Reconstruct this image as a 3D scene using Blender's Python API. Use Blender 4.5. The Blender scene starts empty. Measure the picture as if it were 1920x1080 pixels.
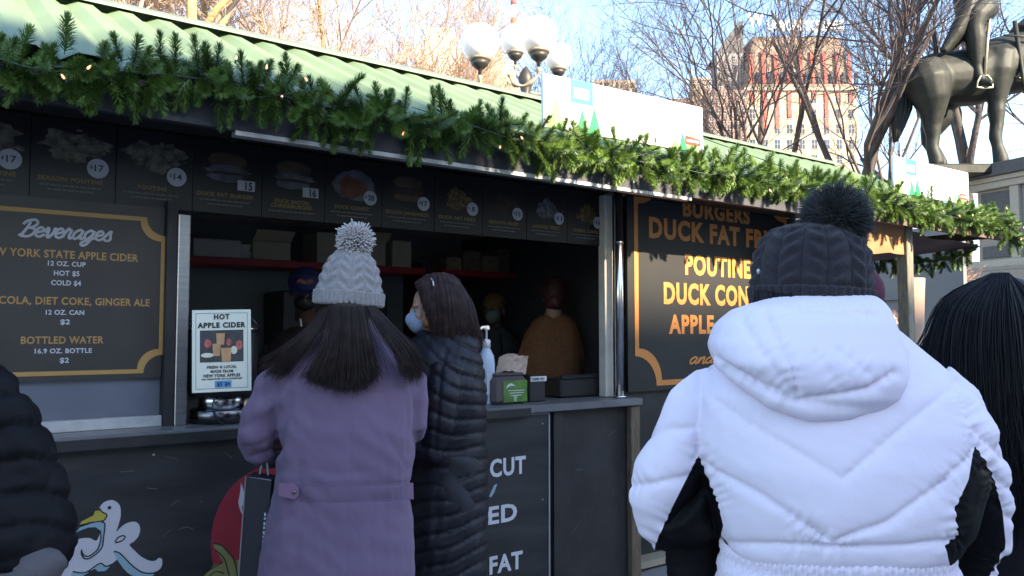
import bpy, bmesh, math, random
import numpy as np
from mathutils import Vector, Matrix
SC = bpy.context.scene
COL = SC.collection
PI = math.pi
# ------------------------------------------------------------------ camera
FPX = 1500.0; PITCH = math.radians(3.13); HC = 1.45
cam_d = bpy.data.cameras.new('camera'); cam = bpy.data.objects.new('camera', cam_d); COL.objects.link(cam)
cam_d.sensor_width = 36.0; cam_d.lens = 36.0*FPX/1920.0
cam_d.clip_start = 0.05; cam_d.clip_end = 4000
cam.location = (0, 0, HC); cam.rotation_euler = (PI/2+PITCH, 0, 0)
SC.camera = cam
# ------------------------------------------------------------------ stall frame (direction of the stall row)
AZ = math.atan2(2040.0, FPX)                      # angle of the row against the view axis
DV = Vector((math.sin(AZ), math.cos(AZ), 0)); NV = Vector((-math.cos(AZ), math.sin(AZ), 0))
D0 = 3.37; RZ = math.atan2(DV.y, DV.x)
# ------------------------------------------------------------------ light
SUN_EL = math.radians(26); SUN_REL = math.radians(9)
sv = (-NV)*math.cos(SUN_REL) + DV*math.sin(SUN_REL)
sunvec = Vector((sv.x*math.cos(SUN_EL), sv.y*math.cos(SUN_EL), math.sin(SUN_EL)))
world = bpy.data.worlds.new('World'); SC.world = world; world.use_nodes = True
wn = world.node_tree; bg = wn.nodes['Background']
sky = wn.nodes.new('ShaderNodeTexSky'); sky.sky_type = 'NISHITA'; sky.sun_disc = False
sky.sun_elevation = SUN_EL; sky.sun_rotation = math.atan2(sunvec.x, sunvec.y)
sky.air_density = 1.0; sky.dust_density = 0.4; sky.ozone_density = 1.6
wn.links.new(sky.outputs[0], bg.inputs[0]); bg.inputs[1].default_value = 0.15
sun_d = bpy.data.lights.new('sun', 'SUN'); sun = bpy.data.objects.new('sun', sun_d); COL.objects.link(sun)
sun_d.energy = 5.0; sun_d.angle = math.radians(0.5); sun_d.color = (1.0, 0.84, 0.62)
sun.rotation_euler = sunvec.to_track_quat('Z', 'Y').to_euler()
SC.view_settings.view_transform = 'Standard'; SC.view_settings.look = 'None'
SC.view_settings.exposure = 2.05; SC.view_settings.gamma = 1.0; SC.view_settings.use_curve_mapping = False

R = random.Random(7)
NR = np.random.RandomState(5)
# ------------------------------------------------------------------ pixel helpers
def ray(px, py):
    u = (px-960)/FPX; v = (540-py)/FPX
    return Vector((u, math.cos(PITCH)-v*math.sin(PITCH), math.sin(PITCH)+v*math.cos(PITCH)))
def at(px, py, Y):
    r = ray(px, py); k = Y/r.y
    return Vector((r.x*k, Y, HC+r.z*k))
def wall(px, py, t):                               # (s, z) on the plane t of the stall frame
    r = ray(px, py); k = (D0+t)/r.dot(NV)
    p = r*k
    return p.dot(DV), HC+p.z
def W(s, t, z):
    p = NV*(D0+t)+DV*s
    return Vector((p.x, p.y, z))
def project(P):                                    # (n,3) array to pixels
    y = P[:,1]*math.cos(PITCH)+(P[:,2]-HC)*math.sin(PITCH)
    z = -P[:,1]*math.sin(PITCH)+(P[:,2]-HC)*math.cos(PITCH)
    return 960+FPX*P[:,0]/y, 540-FPX*z/y
# ------------------------------------------------------------------ materials
MATS = {}
def mat(name, col, rough=.7, metal=0, var=.12, vs=12, bump=0, bs=60, spec=.5, col2=None, sheen=0, emit=None, trans=0, alpha=None, coat=0, aniso=None):
    if name in MATS: return MATS[name]
    m = bpy.data.materials.new(name); m.use_nodes = True; nt = m.node_tree; b = nt.nodes['Principled BSDF']
    b.inputs['Roughness'].default_value = rough; b.inputs['Metallic'].default_value = metal
    b.inputs['Specular IOR Level'].default_value = spec
    if sheen: b.inputs['Sheen Weight'].default_value = sheen
    if coat: b.inputs['Coat Weight'].default_value = coat; b.inputs['Coat Roughness'].default_value = .15
    if trans: b.inputs['Transmission Weight'].default_value = trans
    if alpha is not None: b.inputs['Alpha'].default_value = alpha
    if emit: b.inputs['Emission Color'].default_value = (*emit[0], 1); b.inputs['Emission Strength'].default_value = emit[1]
    tc = nt.nodes.new('ShaderNodeTexCoord')
    mp = nt.nodes.new('ShaderNodeMapping'); nt.links.new(tc.outputs['Object'], mp.inputs[0])
    if aniso: mp.inputs['Scale'].default_value = aniso
    if var or col2:
        n = nt.nodes.new('ShaderNodeTexNoise'); n.inputs['Scale'].default_value = vs; n.inputs['Detail'].default_value = 5
        nt.links.new(mp.outputs[0], n.inputs['Vector'])
        r = nt.nodes.new('ShaderNodeValToRGB'); r.color_ramp.elements[0].position = .3; r.color_ramp.elements[1].position = .7
        c1 = [c*(1-var) for c in col]; c2 = col2 if col2 else [min(1, c*(1+var)) for c in col]
        r.color_ramp.elements[0].color = (*c1, 1); r.color_ramp.elements[1].color = (*c2, 1)
        nt.links.new(n.outputs['Fac'], r.inputs[0]); nt.links.new(r.outputs[0], b.inputs['Base Color'])
    else: b.inputs['Base Color'].default_value = (*col, 1)
    if bump:
        n2 = nt.nodes.new('ShaderNodeTexNoise'); n2.inputs['Scale'].default_value = bs; n2.inputs['Detail'].default_value = 6
        nt.links.new(mp.outputs[0], n2.inputs['Vector'])
        bp = nt.nodes.new('ShaderNodeBump'); bp.inputs['Strength'].default_value = bump; bp.inputs['Distance'].default_value = .01
        nt.links.new(n2.outputs['Fac'], bp.inputs['Height']); nt.links.new(bp.outputs[0], b.inputs['Normal'])
    MATS[name] = m
    return m
def leaf_mat(name, c1, c2):
    m = mat(name, c1, .45, 0, .3, 9, col2=c2, spec=.5)
    return m
# ------------------------------------------------------------------ mesh building
class MB:
    def __init__(s): s.v = []; s.f = []; s.m = []
    def add(s, vs, fs, mi=0):
        o = len(s.v); s.v.extend([tuple(p) for p in vs]); s.f.extend([tuple(i+o for i in f) for f in fs]); s.m.extend([mi]*len(fs)); return s
    def box(s, x0, x1, y0, y1, z0, z1, mi=0, bev=0):
        if bev and min(x1-x0, y1-y0, z1-z0) > 2.2*bev:
            b = bev; vs = []
            for x, dx in ((x0, 1), (x1, -1)):
                for y, dy in ((y0, 1), (y1, -1)):
                    for z, dz in ((z0, 1), (z1, -1)):
                        vs += [(x, y+dy*b, z+dz*b), (x+dx*b, y, z+dz*b), (x+dx*b, y+dy*b, z)]
            bm = bmesh.new()
            for p in vs: bm.verts.new(p)
            bmesh.ops.convex_hull(bm, input=bm.verts)
            bm.verts.index_update()
            s.add([v.co.copy() for v in bm.verts], [[v.index for v in f.verts] for f in bm.faces], mi); bm.free(); return s
        vs = [(x0,y0,z0),(x1,y0,z0),(x1,y1,z0),(x0,y1,z0),(x0,y0,z1),(x1,y0,z1),(x1,y1,z1),(x0,y1,z1)]
        return s.add(vs, [(0,3,2,1),(4,5,6,7),(0,1,5,4),(1,2,6,5),(2,3,7,6),(3,0,4,7)], mi)
    def tube(s, pts, rad, n=8, mi=0, flat=1.0, flatdir=None, cap=True, closed=False):
        P = [Vector(p) for p in pts]; k = len(P)
        if not hasattr(rad, '__len__'): rad = [rad]*k
        vs = []; fs = []; prev = None
        for i in range(k):
            t = (P[min(i+1, k-1)]-P[max(i-1, 0)])
            if closed: t = P[(i+1) % k]-P[i-1]
            t = t.normalized() if t.length > 1e-9 else Vector((0,0,1))
            if flatdir is not None:
                a = Vector(flatdir); a = (a-t*a.dot(t)).normalized()
            elif prev is None:
                a = Vector((0,0,1)) if abs(t.z) < .9 else Vector((1,0,0)); a = (a-t*a.dot(t)).normalized()
            else:
                a = prev-t*prev.dot(t)
                a = a.normalized() if a.length > 1e-6 else t.orthogonal().normalized()
            prev = a; b = t.cross(a)
            for j in range(n):
                q = 2*PI*j/n; vs.append(P[i]+a*(math.cos(q)*rad[i]*flat)+b*(math.sin(q)*rad[i]))
        m = k if closed else k-1
        for i in range(m):
            i2 = (i+1) % k
            for j in range(n): fs.append((i*n+j, i*n+(j+1) % n, i2*n+(j+1) % n, i2*n+j))
        if cap and not closed:
            fs.append(tuple(range(n-1, -1, -1))); fs.append(tuple((k-1)*n+j for j in range(n)))
        return s.add(vs, fs, mi)
    def loft(s, rings, n=28, mi=0, ex=2.0):            # ring = (cx, cy, cz, rx, ry[, tilt_x, tilt_y])
        vs = []; fs = []
        for r in rings:
            cx, cy, cz, rx, ry = r[:5]; tx = r[5] if len(r) > 5 else 0; ty = r[6] if len(r) > 6 else 0
            for j in range(n):
                q = 2*PI*j/n; c, d = math.cos(q), math.sin(q)
                x = math.copysign(abs(c)**(2/ex), c)*rx; y = math.copysign(abs(d)**(2/ex), d)*ry
                vs.append((cx+x, cy+y, cz+x*tx+y*ty))
        for i in range(len(rings)-1):
            for j in range(n): fs.append((i*n+j, i*n+(j+1) % n, (i+1)*n+(j+1) % n, (i+1)*n+j))
        fs.append(tuple(range(n-1, -1, -1))); fs.append(tuple((len(rings)-1)*n+j for j in range(n)))
        return s.add(vs, fs, mi)
    def ell(s, c, r, n=20, m=12, mi=0, rot=None):
        vs = [(0,0,1)]; fs = []
        for i in range(1, m):
            a = PI*i/m
            for j in range(n):
                q = 2*PI*j/n; vs.append((math.sin(a)*math.cos(q), math.sin(a)*math.sin(q), math.cos(a)))
        vs.append((0,0,-1)); e = len(vs)-1
        for j in range(n): fs.append((0, 1+j, 1+(j+1) % n))
        for i in range(m-2):
            for j in range(n): fs.append((1+i*n+j, 1+(i+1)*n+j, 1+(i+1)*n+(j+1) % n, 1+i*n+(j+1) % n))
        for j in range(n): fs.append((e, 1+(m-2)*n+(j+1) % n, 1+(m-2)*n+j))
        c = Vector(c); out = []
        for p in vs:
            q = Vector((p[0]*r[0], p[1]*r[1], p[2]*r[2]))
            if rot is not None: q = rot @ q
            out.append(c+q)
        return s.add(out, fs, mi)
    def prism(s, pts, y0, y1, mi=0):                   # polygon in (x, z), from y0 (front) to y1; concave allowed
        bm = bmesh.new(); vv = [bm.verts.new((p[0], y0, p[1])) for p in pts]
        f = bm.faces.new(vv)
        g = bmesh.ops.extrude_face_region(bm, geom=[f])
        for v in [e for e in g['geom'] if isinstance(e, bmesh.types.BMVert)]: v.co.y = y1
        bmesh.ops.triangulate(bm, faces=bm.faces[:]); bmesh.ops.recalc_face_normals(bm, faces=bm.faces[:])
        bm.verts.index_update()
        s.add([v.co.copy() for v in bm.verts], [[v.index for v in f.verts] for f in bm.faces], mi); bm.free(); return s
    def lathe(s, prof, n=24, c=(0,0,0), mi=0):          # prof = [(r, z)]
        vs = []; fs = []
        for r, z in prof:
            for j in range(n):
                q = 2*PI*j/n; vs.append((c[0]+r*math.cos(q), c[1]+r*math.sin(q), c[2]+z))
        for i in range(len(prof)-1):
            for j in range(n): fs.append((i*n+j, i*n+(j+1) % n, (i+1)*n+(j+1) % n, (i+1)*n+j))
        fs.append(tuple(range(n-1, -1, -1))); fs.append(tuple((len(prof)-1)*n+j for j in range(n)))
        return s.add(vs, fs, mi)
    def mesh(s, name):
        me = bpy.data.meshes.new(name); me.from_pydata(s.v, [], s.f); return me
    def build(s, name, mats, parent=None, smooth=False, off=None):
        if not isinstance(mats, (list, tuple)): mats = [mats]
        if off is not None: s.v = [(p[0]-off[0], p[1]-off[1], p[2]-off[2]) for p in s.v]
        me = s.mesh(name)
        for m in mats: me.materials.append(m)
        if len(mats) > 1: me.polygons.foreach_set('material_index', s.m)
        if smooth: me.polygons.foreach_set('use_smooth', [True]*len(me.polygons))
        me.update()
        o = bpy.data.objects.new(name, me); COL.objects.link(o)
        if parent is not None: o.parent = parent
        return o
def tag(o, label=None, cat=None, group=None, kind=None):
    if label: o['label'] = label
    if cat: o['category'] = cat
    if group: o['group'] = group
    if kind: o['kind'] = kind
    return o
def thing(name, label, cat, loc=(0,0,0), rz=0, group=None):
    o = bpy.data.objects.new(name, None); COL.objects.link(o); o.location = loc; o.rotation_euler = (0, 0, rz)
    o.empty_display_size = .1
    return tag(o, label, cat, group)
def sthing(name, label, cat, s=0, t=0, z=0, group=None, rz=0):     # a thing standing in the stall frame
    return thing(name, label, cat, W(s, t, z), RZ+rz, group)
def arr_obj(name, V, F, m, parent=None, smooth=True):
    me = bpy.data.meshes.new(name); me.from_pydata(V.tolist() if hasattr(V, 'tolist') else V, [], F)
    for q in (m if isinstance(m, (list, tuple)) else [m]): me.materials.append(q)
    if smooth: me.polygons.foreach_set('use_smooth', [True]*len(me.polygons))
    me.update(); o = bpy.data.objects.new(name, me); COL.objects.link(o)
    if parent is not None: o.parent = parent
    return o
def solid(mb, voxel=.012, smooth=6, factor=.5):          # union of overlapping closed shapes as one skin
    me = mb.mesh('tmp'); o = bpy.data.objects.new('tmp', me); COL.objects.link(o)
    md = o.modifiers.new('r', 'REMESH'); md.mode = 'VOXEL'; md.voxel_size = voxel
    if smooth:
        sm = o.modifiers.new('s', 'SMOOTH'); sm.iterations = smooth; sm.factor = factor
    dg = bpy.context.evaluated_depsgraph_get(); ev = o.evaluated_get(dg); m2 = ev.to_mesh()
    n = len(m2.vertices); V = np.empty(n*3); m2.vertices.foreach_get('co', V); V = V.reshape(-1, 3).copy()
    N = np.empty(n*3); m2.vertices.foreach_get('normal', N); N = N.reshape(-1, 3).copy()
    F = [tuple(p.vertices) for p in m2.polygons]
    ev.to_mesh_clear(); bpy.data.objects.remove(o); bpy.data.meshes.remove(me)
    return V, N, F
def lerp(a, b, t): return a+(b-a)*t
def interp(x, xs, ys): return float(np.interp(x, xs, ys))
def crom(pts, k=6):                                     # smooth curve through points
    P = [Vector(p) for p in pts]; out = []
    for i in range(len(P)-1):
        a = P[max(i-1, 0)]; b = P[i]; c = P[i+1]; d = P[min(i+2, len(P)-1)]
        for j in range(k):
            t = j/k
            out.append(.5*((2*b)+(c-a)*t+(2*a-5*b+4*c-d)*t*t+(3*b-a-3*c+d)*t*t*t))
    out.append(P[-1]); return out
# ------------------------------------------------------------------ lettering
TXT = {}
def text_raw(body, bold=0.0, shear=0.0):
    key = (body, bold, shear)
    if key in TXT: return TXT[key]
    cu = bpy.data.curves.new('t', 'FONT'); cu.body = body; cu.offset = bold; cu.shear = shear; cu.resolution_u = 3; cu.extrude = .02
    cu.space_character = 1.0+bold*3
    o = bpy.data.objects.new('t', cu); COL.objects.link(o)
    me = bpy.data.meshes.new_from_object(o.evaluated_get(bpy.context.evaluated_depsgraph_get()))
    V = np.empty(len(me.vertices)*3); me.vertices.foreach_get('co', V); V = V.reshape(-1, 3)
    F = [tuple(p.vertices) for p in me.polygons]
    bpy.data.objects.remove(o); bpy.data.curves.remove(cu); bpy.data.meshes.remove(me)
    V[:,0] -= V[:,0].min(); wdt = V[:,0].max()
    TXT[key] = (V, F, wdt); return TXT[key]
CAP = .69
def lettering(body, xc, z, width, cap, y, m, parent, bold=.02, shear=0, thick=.0012, name='lettering', wave=0):
    V, F, wd = text_raw(body, bold, shear); Q = np.empty_like(V)
    Q[:,0] = xc+(V[:,0]/wd-.5)*width; Q[:,2] = z+V[:,1]*cap/CAP; Q[:,1] = y-thick*.5+V[:,2]/.02*thick*-.5
    Q[:,1] = np.where(V[:,2] > 0, y-thick, y)
    return arr_obj(name, Q, F, m, parent, False)
SCRIPT = {'e':([[(0,.25),(.3,.35),(.35,.5),(.2,.62),(.05,.45),(.1,.1),(.3,.0),(.5,.18)]],.45),
 'v':([[(0,.3),(.08,.6),(.15,.5),(.2,.05),(.3,.0),(.42,.3),(.42,.6),(.55,.5)]],.5),
 'r':([[(0,.2),(.12,.66),(.18,.55),(.3,.55),(.28,.2),(.35,.0),(.5,.12)]],.45),
 'a':([[(.4,.5),(.25,.62),(.05,.4),(.05,.1),(.2,0),(.38,.3),(.42,.6),(.38,.2),(.45,0),(.6,.15)]],.55),
 'g':([[(.4,.5),(.25,.62),(.05,.4),(.08,.08),(.25,.05),(.4,.35),(.43,.6),(.38,-.1),(.2,-.42),(.02,-.35),(.1,-.15),(.6,.12)]],.55),
 's':([[(0,.1),(.25,.66),(.3,.4),(.38,.1),(.25,-.02),(.05,.05)]],.4),
 'B':([[(.15,.95),(.1,.5),(-.02,0)],[(-.15,.75),(.0,1.0),(.35,1.08),(.5,.85),(.35,.6),(.12,.55)],[(.12,.55),(.45,.5),(.52,.2),(.3,-.02),(0,.0),(-.14,.1)]],.55),
 'n':([[(0,.2),(.1,.6),(.08,0),(.12,.35),(.3,.6),(.36,.45),(.34,.05),(.42,0),(.55,.15)]],.5),
 'd':([[(.38,.5),(.25,.6),(.05,.4),(.05,.1),(.2,0),(.38,.3),(.46,1.0),(.4,.2),(.45,0),(.6,.12)]],.55),
 'w':([[(0,.3),(.06,.6),(.1,.1),(.2,0),(.3,.4),(.33,.1),(.45,0),(.55,.6)]],.6),
 'N':([[(-.1,0),(.1,.9),(.3,.05),(.5,1.0),(.6,.9)]],.6),
 'Y':([[(.0,.9),(.1,.5),(.3,.6),(.45,1.0),(.4,.2),(.2,-.3)]],.55),
 'o':([[(.3,.6),(.1,.5),(.05,.1),(.25,0),(.4,.3),(.3,.6),(.5,.5)]],.45),
 'k':([[(.2,1.0),(.1,.5),(.0,0)],[(.4,.6),(.1,.3),(.4,0),(.5,.1)]],.5)}
def script(body, xc, z, width, cap, y, m, parent, wt=.07, slant=.25, name='lettering', rise=0):
    mb = MB(); x = 0; paths = []
    for c in body:
        if c in SCRIPT:
            g, adv = SCRIPT[c]
            for p in g: paths.append([(x+q[0]+slant*q[1], q[1]) for q in p])
            x += adv
    tot = x+.1
    for p in paths:
        c = crom([(xc+(q[0]/tot-.5)*width, y, z+q[1]*cap+rise*(q[0]/tot-.5)) for q in p], 4)
        mb.tube(c, wt*cap, 8, flat=.15, flatdir=(0,1,0))
    return mb.build(name, m, parent)
# =================================================================== SETTING
gm = mat('paving_grey', (.22,.215,.21), .85, var=.25, vs=2, bump=.4, bs=30)
g = MB(); g.add([(-1500,-1500,0),(1500,-1500,0),(1500,2500,0),(-1500,2500,0)], [(0,1,2,3)])
tag(g.build('ground', gm), kind='structure')
# ------------------------------------------------------------------ stall materials
M_black = mat('painted_black_board', (.020,.018,.019), .55, var=.35, vs=7, bump=.12, bs=25)
M_dark = mat('dark_grey_paint', (.05,.05,.058), .55, var=.2, vs=6, bump=.1)
M_banner = mat('printed_dark_vinyl', (.026,.025,.026), .42, var=.45, vs=2.2, bump=.25, bs=5, aniso=(1,1,4))
M_chalk = mat('charcoal_print', (.046,.040,.036), .35, var=.15, vs=4, bump=.15, bs=4)
M_gold = mat('ochre_print', (.42,.24,.075), .45, var=.06, vs=20)
M_gold2 = mat('amber_print', (.60,.225,.05), .5, var=.05, vs=20)
M_white = mat('white_print', (.55,.55,.6), .5, var=.04)
M_grey = mat('grey_print', (.22,.22,.24), .5, var=.04)
M_sgrey = mat('dim_print', (.12,.115,.11), .5, var=.04)
M_steel = mat('brushed_steel', (.42,.42,.43), .35, 1, .12, 8, aniso=(1,1,12))
M_chrome = mat('galvanised_pipe', (.6,.6,.62), .22, 1, .1, 20)
M_alu = mat('pale_aluminium', (.55,.55,.54), .45, .5, .12, 20, bump=.2, bs=40)
M_counter = mat('worn_grey_counter', (.13,.13,.135), .38, var=.25, vs=5, aniso=(1,6,1), bump=.1)
M_wood = mat('weathered_timber', (.12,.085,.055), .75, var=.35, vs=14, bump=.3, bs=30, aniso=(6,6,1))
M_roof = mat('green_enamelled_steel', (.145,.21,.12), .55, var=.12, vs=1.3, col2=(.175,.245,.145), spec=.3)
M_red = mat('dark_red_shelf', (.34,.015,.03), .5)
M_wallin = mat('slate_interior_wall', (.30,.33,.33), .6, var=.1, vs=2)
M_paper = mat('white_card', (.72,.74,.68), .6, var=.03)
M_ink = mat('black_ink', (.018,.017,.018), .5, var=0)
# ------------------------------------------------------------------ stall 1
SA, SB = -1.7, 5.28                                    # near stall from s=SA to s=SB
stall = sthing('market_stall', 'black food stall under a pale green corrugated roof with a long serving counter', 'market stall')
EA_T, EA_Z, RI_T, RI_Z = -.37, 2.36, 1.23, 3.18
def slab(name, x0, x1, y0, y1, z0, z1, m, parent, bev=0): return MB().box(x0, x1, y0, y1, z0, z1, 0, bev).build(name, m, parent)
def roof(parent, s0, s1, back=True):
    PW = .19; pr = []                                  # one corrugation: flat, down, flat, up
    def sheet(a, n, side):
        mb = MB(); prof = []
        for i in range(n):
            b = a+i*PW
            prof += [(b, .0), (b+PW*.36, .0), (b+PW*.62, -.034), (b+PW*.74, -.034)]
        prof.append((a+n*PW, 0.0))
        th = .0012; k = len(prof); vs = []
        for (yy, zz) in (((EA_T, EA_Z+.03), (RI_T, RI_Z-.015)) if side == 0 else ((2*RI_T-EA_T, EA_Z+.03), (RI_T, RI_Z-.015))):
            for d in (0, -th):
                for p in prof: vs.append((p[0], yy, zz+p[1]+d))
        fs = []
        for i in range(k-1):
            fs.append((i, i+1, 2*k+i+1, 2*k+i)); fs.append((k+i, 3*k+i, 3*k+i+1, k+i+1)); fs.append((i, k+i, k+i+1, i+1))
        mb.add(vs, fs); return mb.build('roof_sheet', M_roof, parent)
    a = s0
    while a < s1-.05:
        n = min(5, int(round((s1-a)/PW)))
        if n < 1: break
        sheet(a, n, 0)
        if back: sheet(a, n, 1)
        a += n*PW
    mb = MB(); h = .1                                   # ridge cap, a shallow folded strip
    sl = (RI_Z-EA_Z)/(RI_T-EA_T)
    for sg in (-1, 1):
        y0, y1 = RI_T, RI_T+sg*h
        mb.add([(s0,y0,RI_Z+.022),(s1,y0,RI_Z+.022),(s1,y1,RI_Z+.022-sl*h),(s0,y1,RI_Z+.022-sl*h),
                (s0,y0,RI_Z+.018),(s1,y0,RI_Z+.018),(s1,y1,RI_Z+.006-sl*h),(s0,y1,RI_Z+.006-sl*h)],
               [(0,1,2,3),(4,7,6,5),(3,2,6,7)])
    mb.build('ridge_cap', mat('dull_green_cap', (.13,.17,.13), .6), parent)
roof(stall, SA, SB)
slab('fascia', SA, SB, -.335, -.30, 2.215, 2.345, M_dark, stall)
slab('fascia_strip', .93, 3.5, -.337, -.29, 2.195, 2.213, M_alu, stall)
slab('soffit', SA, SB, -.298, .19, 2.30, 2.325, M_black, stall)
for y in (-.25, 2.7):
    slab('roof_beam', SA, SB, y, y+.045, 2.326, 2.36, M_black, stall)
# gable triangles
for x in (SA+.01, SB-.03):
    mb = MB(); mb.add([(x,-.3,2.33),(x,2.76,2.33),(x,RI_T,3.1),(x+.02,-.3,2.33),(x+.02,2.76,2.33),(x+.02,RI_T,3.1)], [(0,1,2),(5,4,3),(0,3,4,1),(1,4,5,2),(2,5,3,0)])
    mb.build('gable', M_dark, stall)
CT = 1.06
slab('counter_top', -1.6, 2.62, 0, .42, CT-.045, CT, M_counter, stall, .004)
slab('counter_top', 2.623, 3.45, .012, .42, CT-.043, CT-.002, M_counter, stall, .004)
slab('counter_edge_strip', -1.6, 2.60, -.006, -.001, CT-.052, CT-.012, M_black, stall)
slab('counter_front', -1.6, 3.40, .075, .10, 0, CT-.047, M_black, stall)
slab('counter_post', 3.37, 3.445, .03, .072, 0, CT-.047, M_wood, stall, .004)
slab('counter_post', 2.80, 2.86, .05, .073, .0, CT-.05, M_black, stall)
# window jambs, sill and lower window glass under the beverage board
def px_s(px, t): return wall(px, 600, t)[0]
slab('window_frame', .810, .850, .16, .24, CT, 2.0, M_black, stall)
slab('window_jamb', .852, .900, .15, .235, CT, 1.945, M_steel, stall, .003)
slab('window_sill', -1.6, .808, .17, .215, CT, CT+.045, M_alu, stall, .003)
slab('window_panel', -1.6, .808, .222, .23, CT+.045, 1.5, mat('blue_grey_shutter', (.16,.17,.21), .28, .3, .1, 3), stall)
slab('window_trim', 3.300, 3.365, .17, .232, CT, 2.28, mat('cream_trim', (.58,.53,.45), .55, var=.12, vs=9), stall, .004)
mb = MB(); mb.tube([(3.345,.10,CT),(3.345,.10,2.3)], .026, 16); mb.tube([(3.345,.10,1.98),(3.345,.10,1.99)], .029, 16)
mb.tube([(3.345,.10,CT),(3.345,.10,CT+.012)], .04, 16)
mb.build('pole', M_chrome, stall, True)
MB().tube([(3.40,.14,CT-.04),(3.40,.14,2.3)], .009, 8).build('conduit', M_alu, stall, True)
MB().tube([(3.42,.16,CT-.04),(3.42,.16,2.3)], .006, 8).build('conduit', M_steel, stall, True)
slab('door_strip', 3.41, 3.445, .175, .21, .02, 1.25, mat('raw_edge_wood', (.33,.27,.19), .7), stall)
slab('front_wall', 3.45, SB, .235, .27, 0, 2.3, M_black, stall)
slab('front_wall', SA, .83, .235, .25, 1.5, 2.3, M_black, stall)
slab('corner_board', 5.215, 5.275, .19, .234, 0, 2.3, M_wood, stall)
slab('end_wall', SA, SA+.03, .25, 2.72, 0, 2.32, M_wallin, stall)
slab('end_wall', SB-.03, SB, .28, 2.72, 0, 2.32, M_black, stall)
slab('back_wall', SA, SB, 2.72, 2.75, 0, 2.32, M_wallin, stall)
slab('partition', 3.9, 3.93, .28, 2.71, 0, 2.3, M_dark, stall)
slab('stall_floor', SA, SB, .12, 2.7, .02, .06, mat('plywood_floor', (.30,.25,.18), .8), stall)
slab('ceiling', SA, SB, .3, 2.71, 2.27, 2.30, mat('ceiling_grey', (.5,.5,.5), .7), stall)
slab('shelf', .95, 3.05, 1.88, 2.25, 1.885, 1.93, M_red, stall, .003)
slab('shelf', 3.2, 3.9, 1.88, 2.25, 1.885, 1.93, M_red, stall, .003)
slab('shelf_upright', 3.06, 3.18, 1.95, 2.25, 1.2, 1.98, mat('dark_red_upright', (.07,.01,.015), .5), stall)
slab('back_counter', 1.0, 3.85, 2.1, 2.7, .06, 1.0, M_steel, stall)
slab('back_cabinet', 2.1, 2.95, 2.3, 2.7, 1.15, 1.75, mat('cabinet_grey', (.06,.06,.065), .35, .4), stall, .01)
# ------------------------------------------------------------------ boxes and containers on the red shelf
M_carton = mat('pale_brown_carton', (.50,.44,.30), .8, var=.12, vs=6)
M_tub = mat('off_white_foam', (.58,.56,.48), .6, var=.06)
def carton(label, s, w, h, y=1.92, d=.26, flap=False, m=None, cat='carton'):
    t = sthing('cardboard_carton', label, cat, s, y, 1.93, group=None)
    slab('box', -w/2, w/2, 0, d, 0, h, m or M_carton, t, .006)
    if flap:
        mb = MB(); mb.add([(-w/2,0,h),(w/2,0,h),(w/2,-.09,h+.06),(-w/2,-.09,h+.06),(-w/2,0,h+.004),(w/2,0,h+.004),(w/2,-.09,h+.064),(-w/2,-.09,h+.064)], [(0,1,2,3),(7,6,5,4),(2,6,7,3)])
        mb.build('flap', m or M_carton, t)
    else: slab('tape', -.03, .03, -.0015, d+.0015, h, h+.0015, M_tub, t)
    return t
def tubs(label, s, n, r=.07, hh=.035):
    t = sthing('stacked_bowls', label, 'bowl stack', s, 2.02, 1.93)
    for i in range(n):
        MB().lathe([(r*.75,i*hh),(r,i*hh+hh*.85),(r*1.06,i*hh+hh*.9),(r*1.06,i*hh+hh*.97),(r*.9,i*hh+hh*.97)], 18).build('bowl', M_tub, t, False)
carton('low carton with a rounded lid left on the red shelf near the dark kettle', 1.52, .30, .12, m=M_tub)
carton('squat pale carton with its flap up above the worker in the blue cap', 1.88, .26, .13, flap=True)
carton('tall beige carton directly right of the grey bobble hat', 2.33, .26, .22)
carton('plain upright carton between the foam bowls and the wall gap', 2.87, .16, .20)
carton('narrow carton with a raised flap at the right end of the long shelf', 2.66, .15, .17, flap=True)
tubs('stack of off white foam bowls between two beige cartons on the red shelf', 2.52, 4, .075)
tubs('short stack of foam bowls beside the carton with a round lid', 1.70, 2, .09, .05)
for i, (sx, w, h) in enumerate(((3.33,.14,.10),(3.5,.16,.16),(3.68,.15,.13),(3.81,.12,.19))):
    carton(['small yellowish packet at the left end of the short right shelf', 'crumpled bag of bread rolls in the middle of the right shelf',
            'second brown bag of rolls on the right shelf', 'tallest packet at the right end of the short shelf'][i], sx, w, h, m=mat('paper_sack%d' % (i % 2), ((.30,.24,.12),(.22,.15,.10))[i % 2], .8, var=.3, vs=18), cat='packet')
k = sthing('soup_kettle', 'dark red drum shaped kettle with a round badge on the left shelf end', 'kettle', 1.20, 2.02, 1.93)
mk = mat('oxblood_enamel', (.045,.012,.014), .3)
MB().lathe([(.11,0),(.125,.02),(.125,.19),(.11,.21)], 28).build('body', mk, k, True)
MB().lathe([(.118,.211),(.10,.24),(.03,.255),(.0,.256)], 28).build('lid', mk, k, True)
MB().lathe([(.012,.256),(.02,.275),(.0,.28)], 12).build('knob', M_ink, k, True)
mb = MB(); mb.tube([(0,-.126,.105),(0,-.129,.105)], .045, 20); mb.build('badge', mat('dull_badge', (.16,.13,.12), .6), k)
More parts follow.
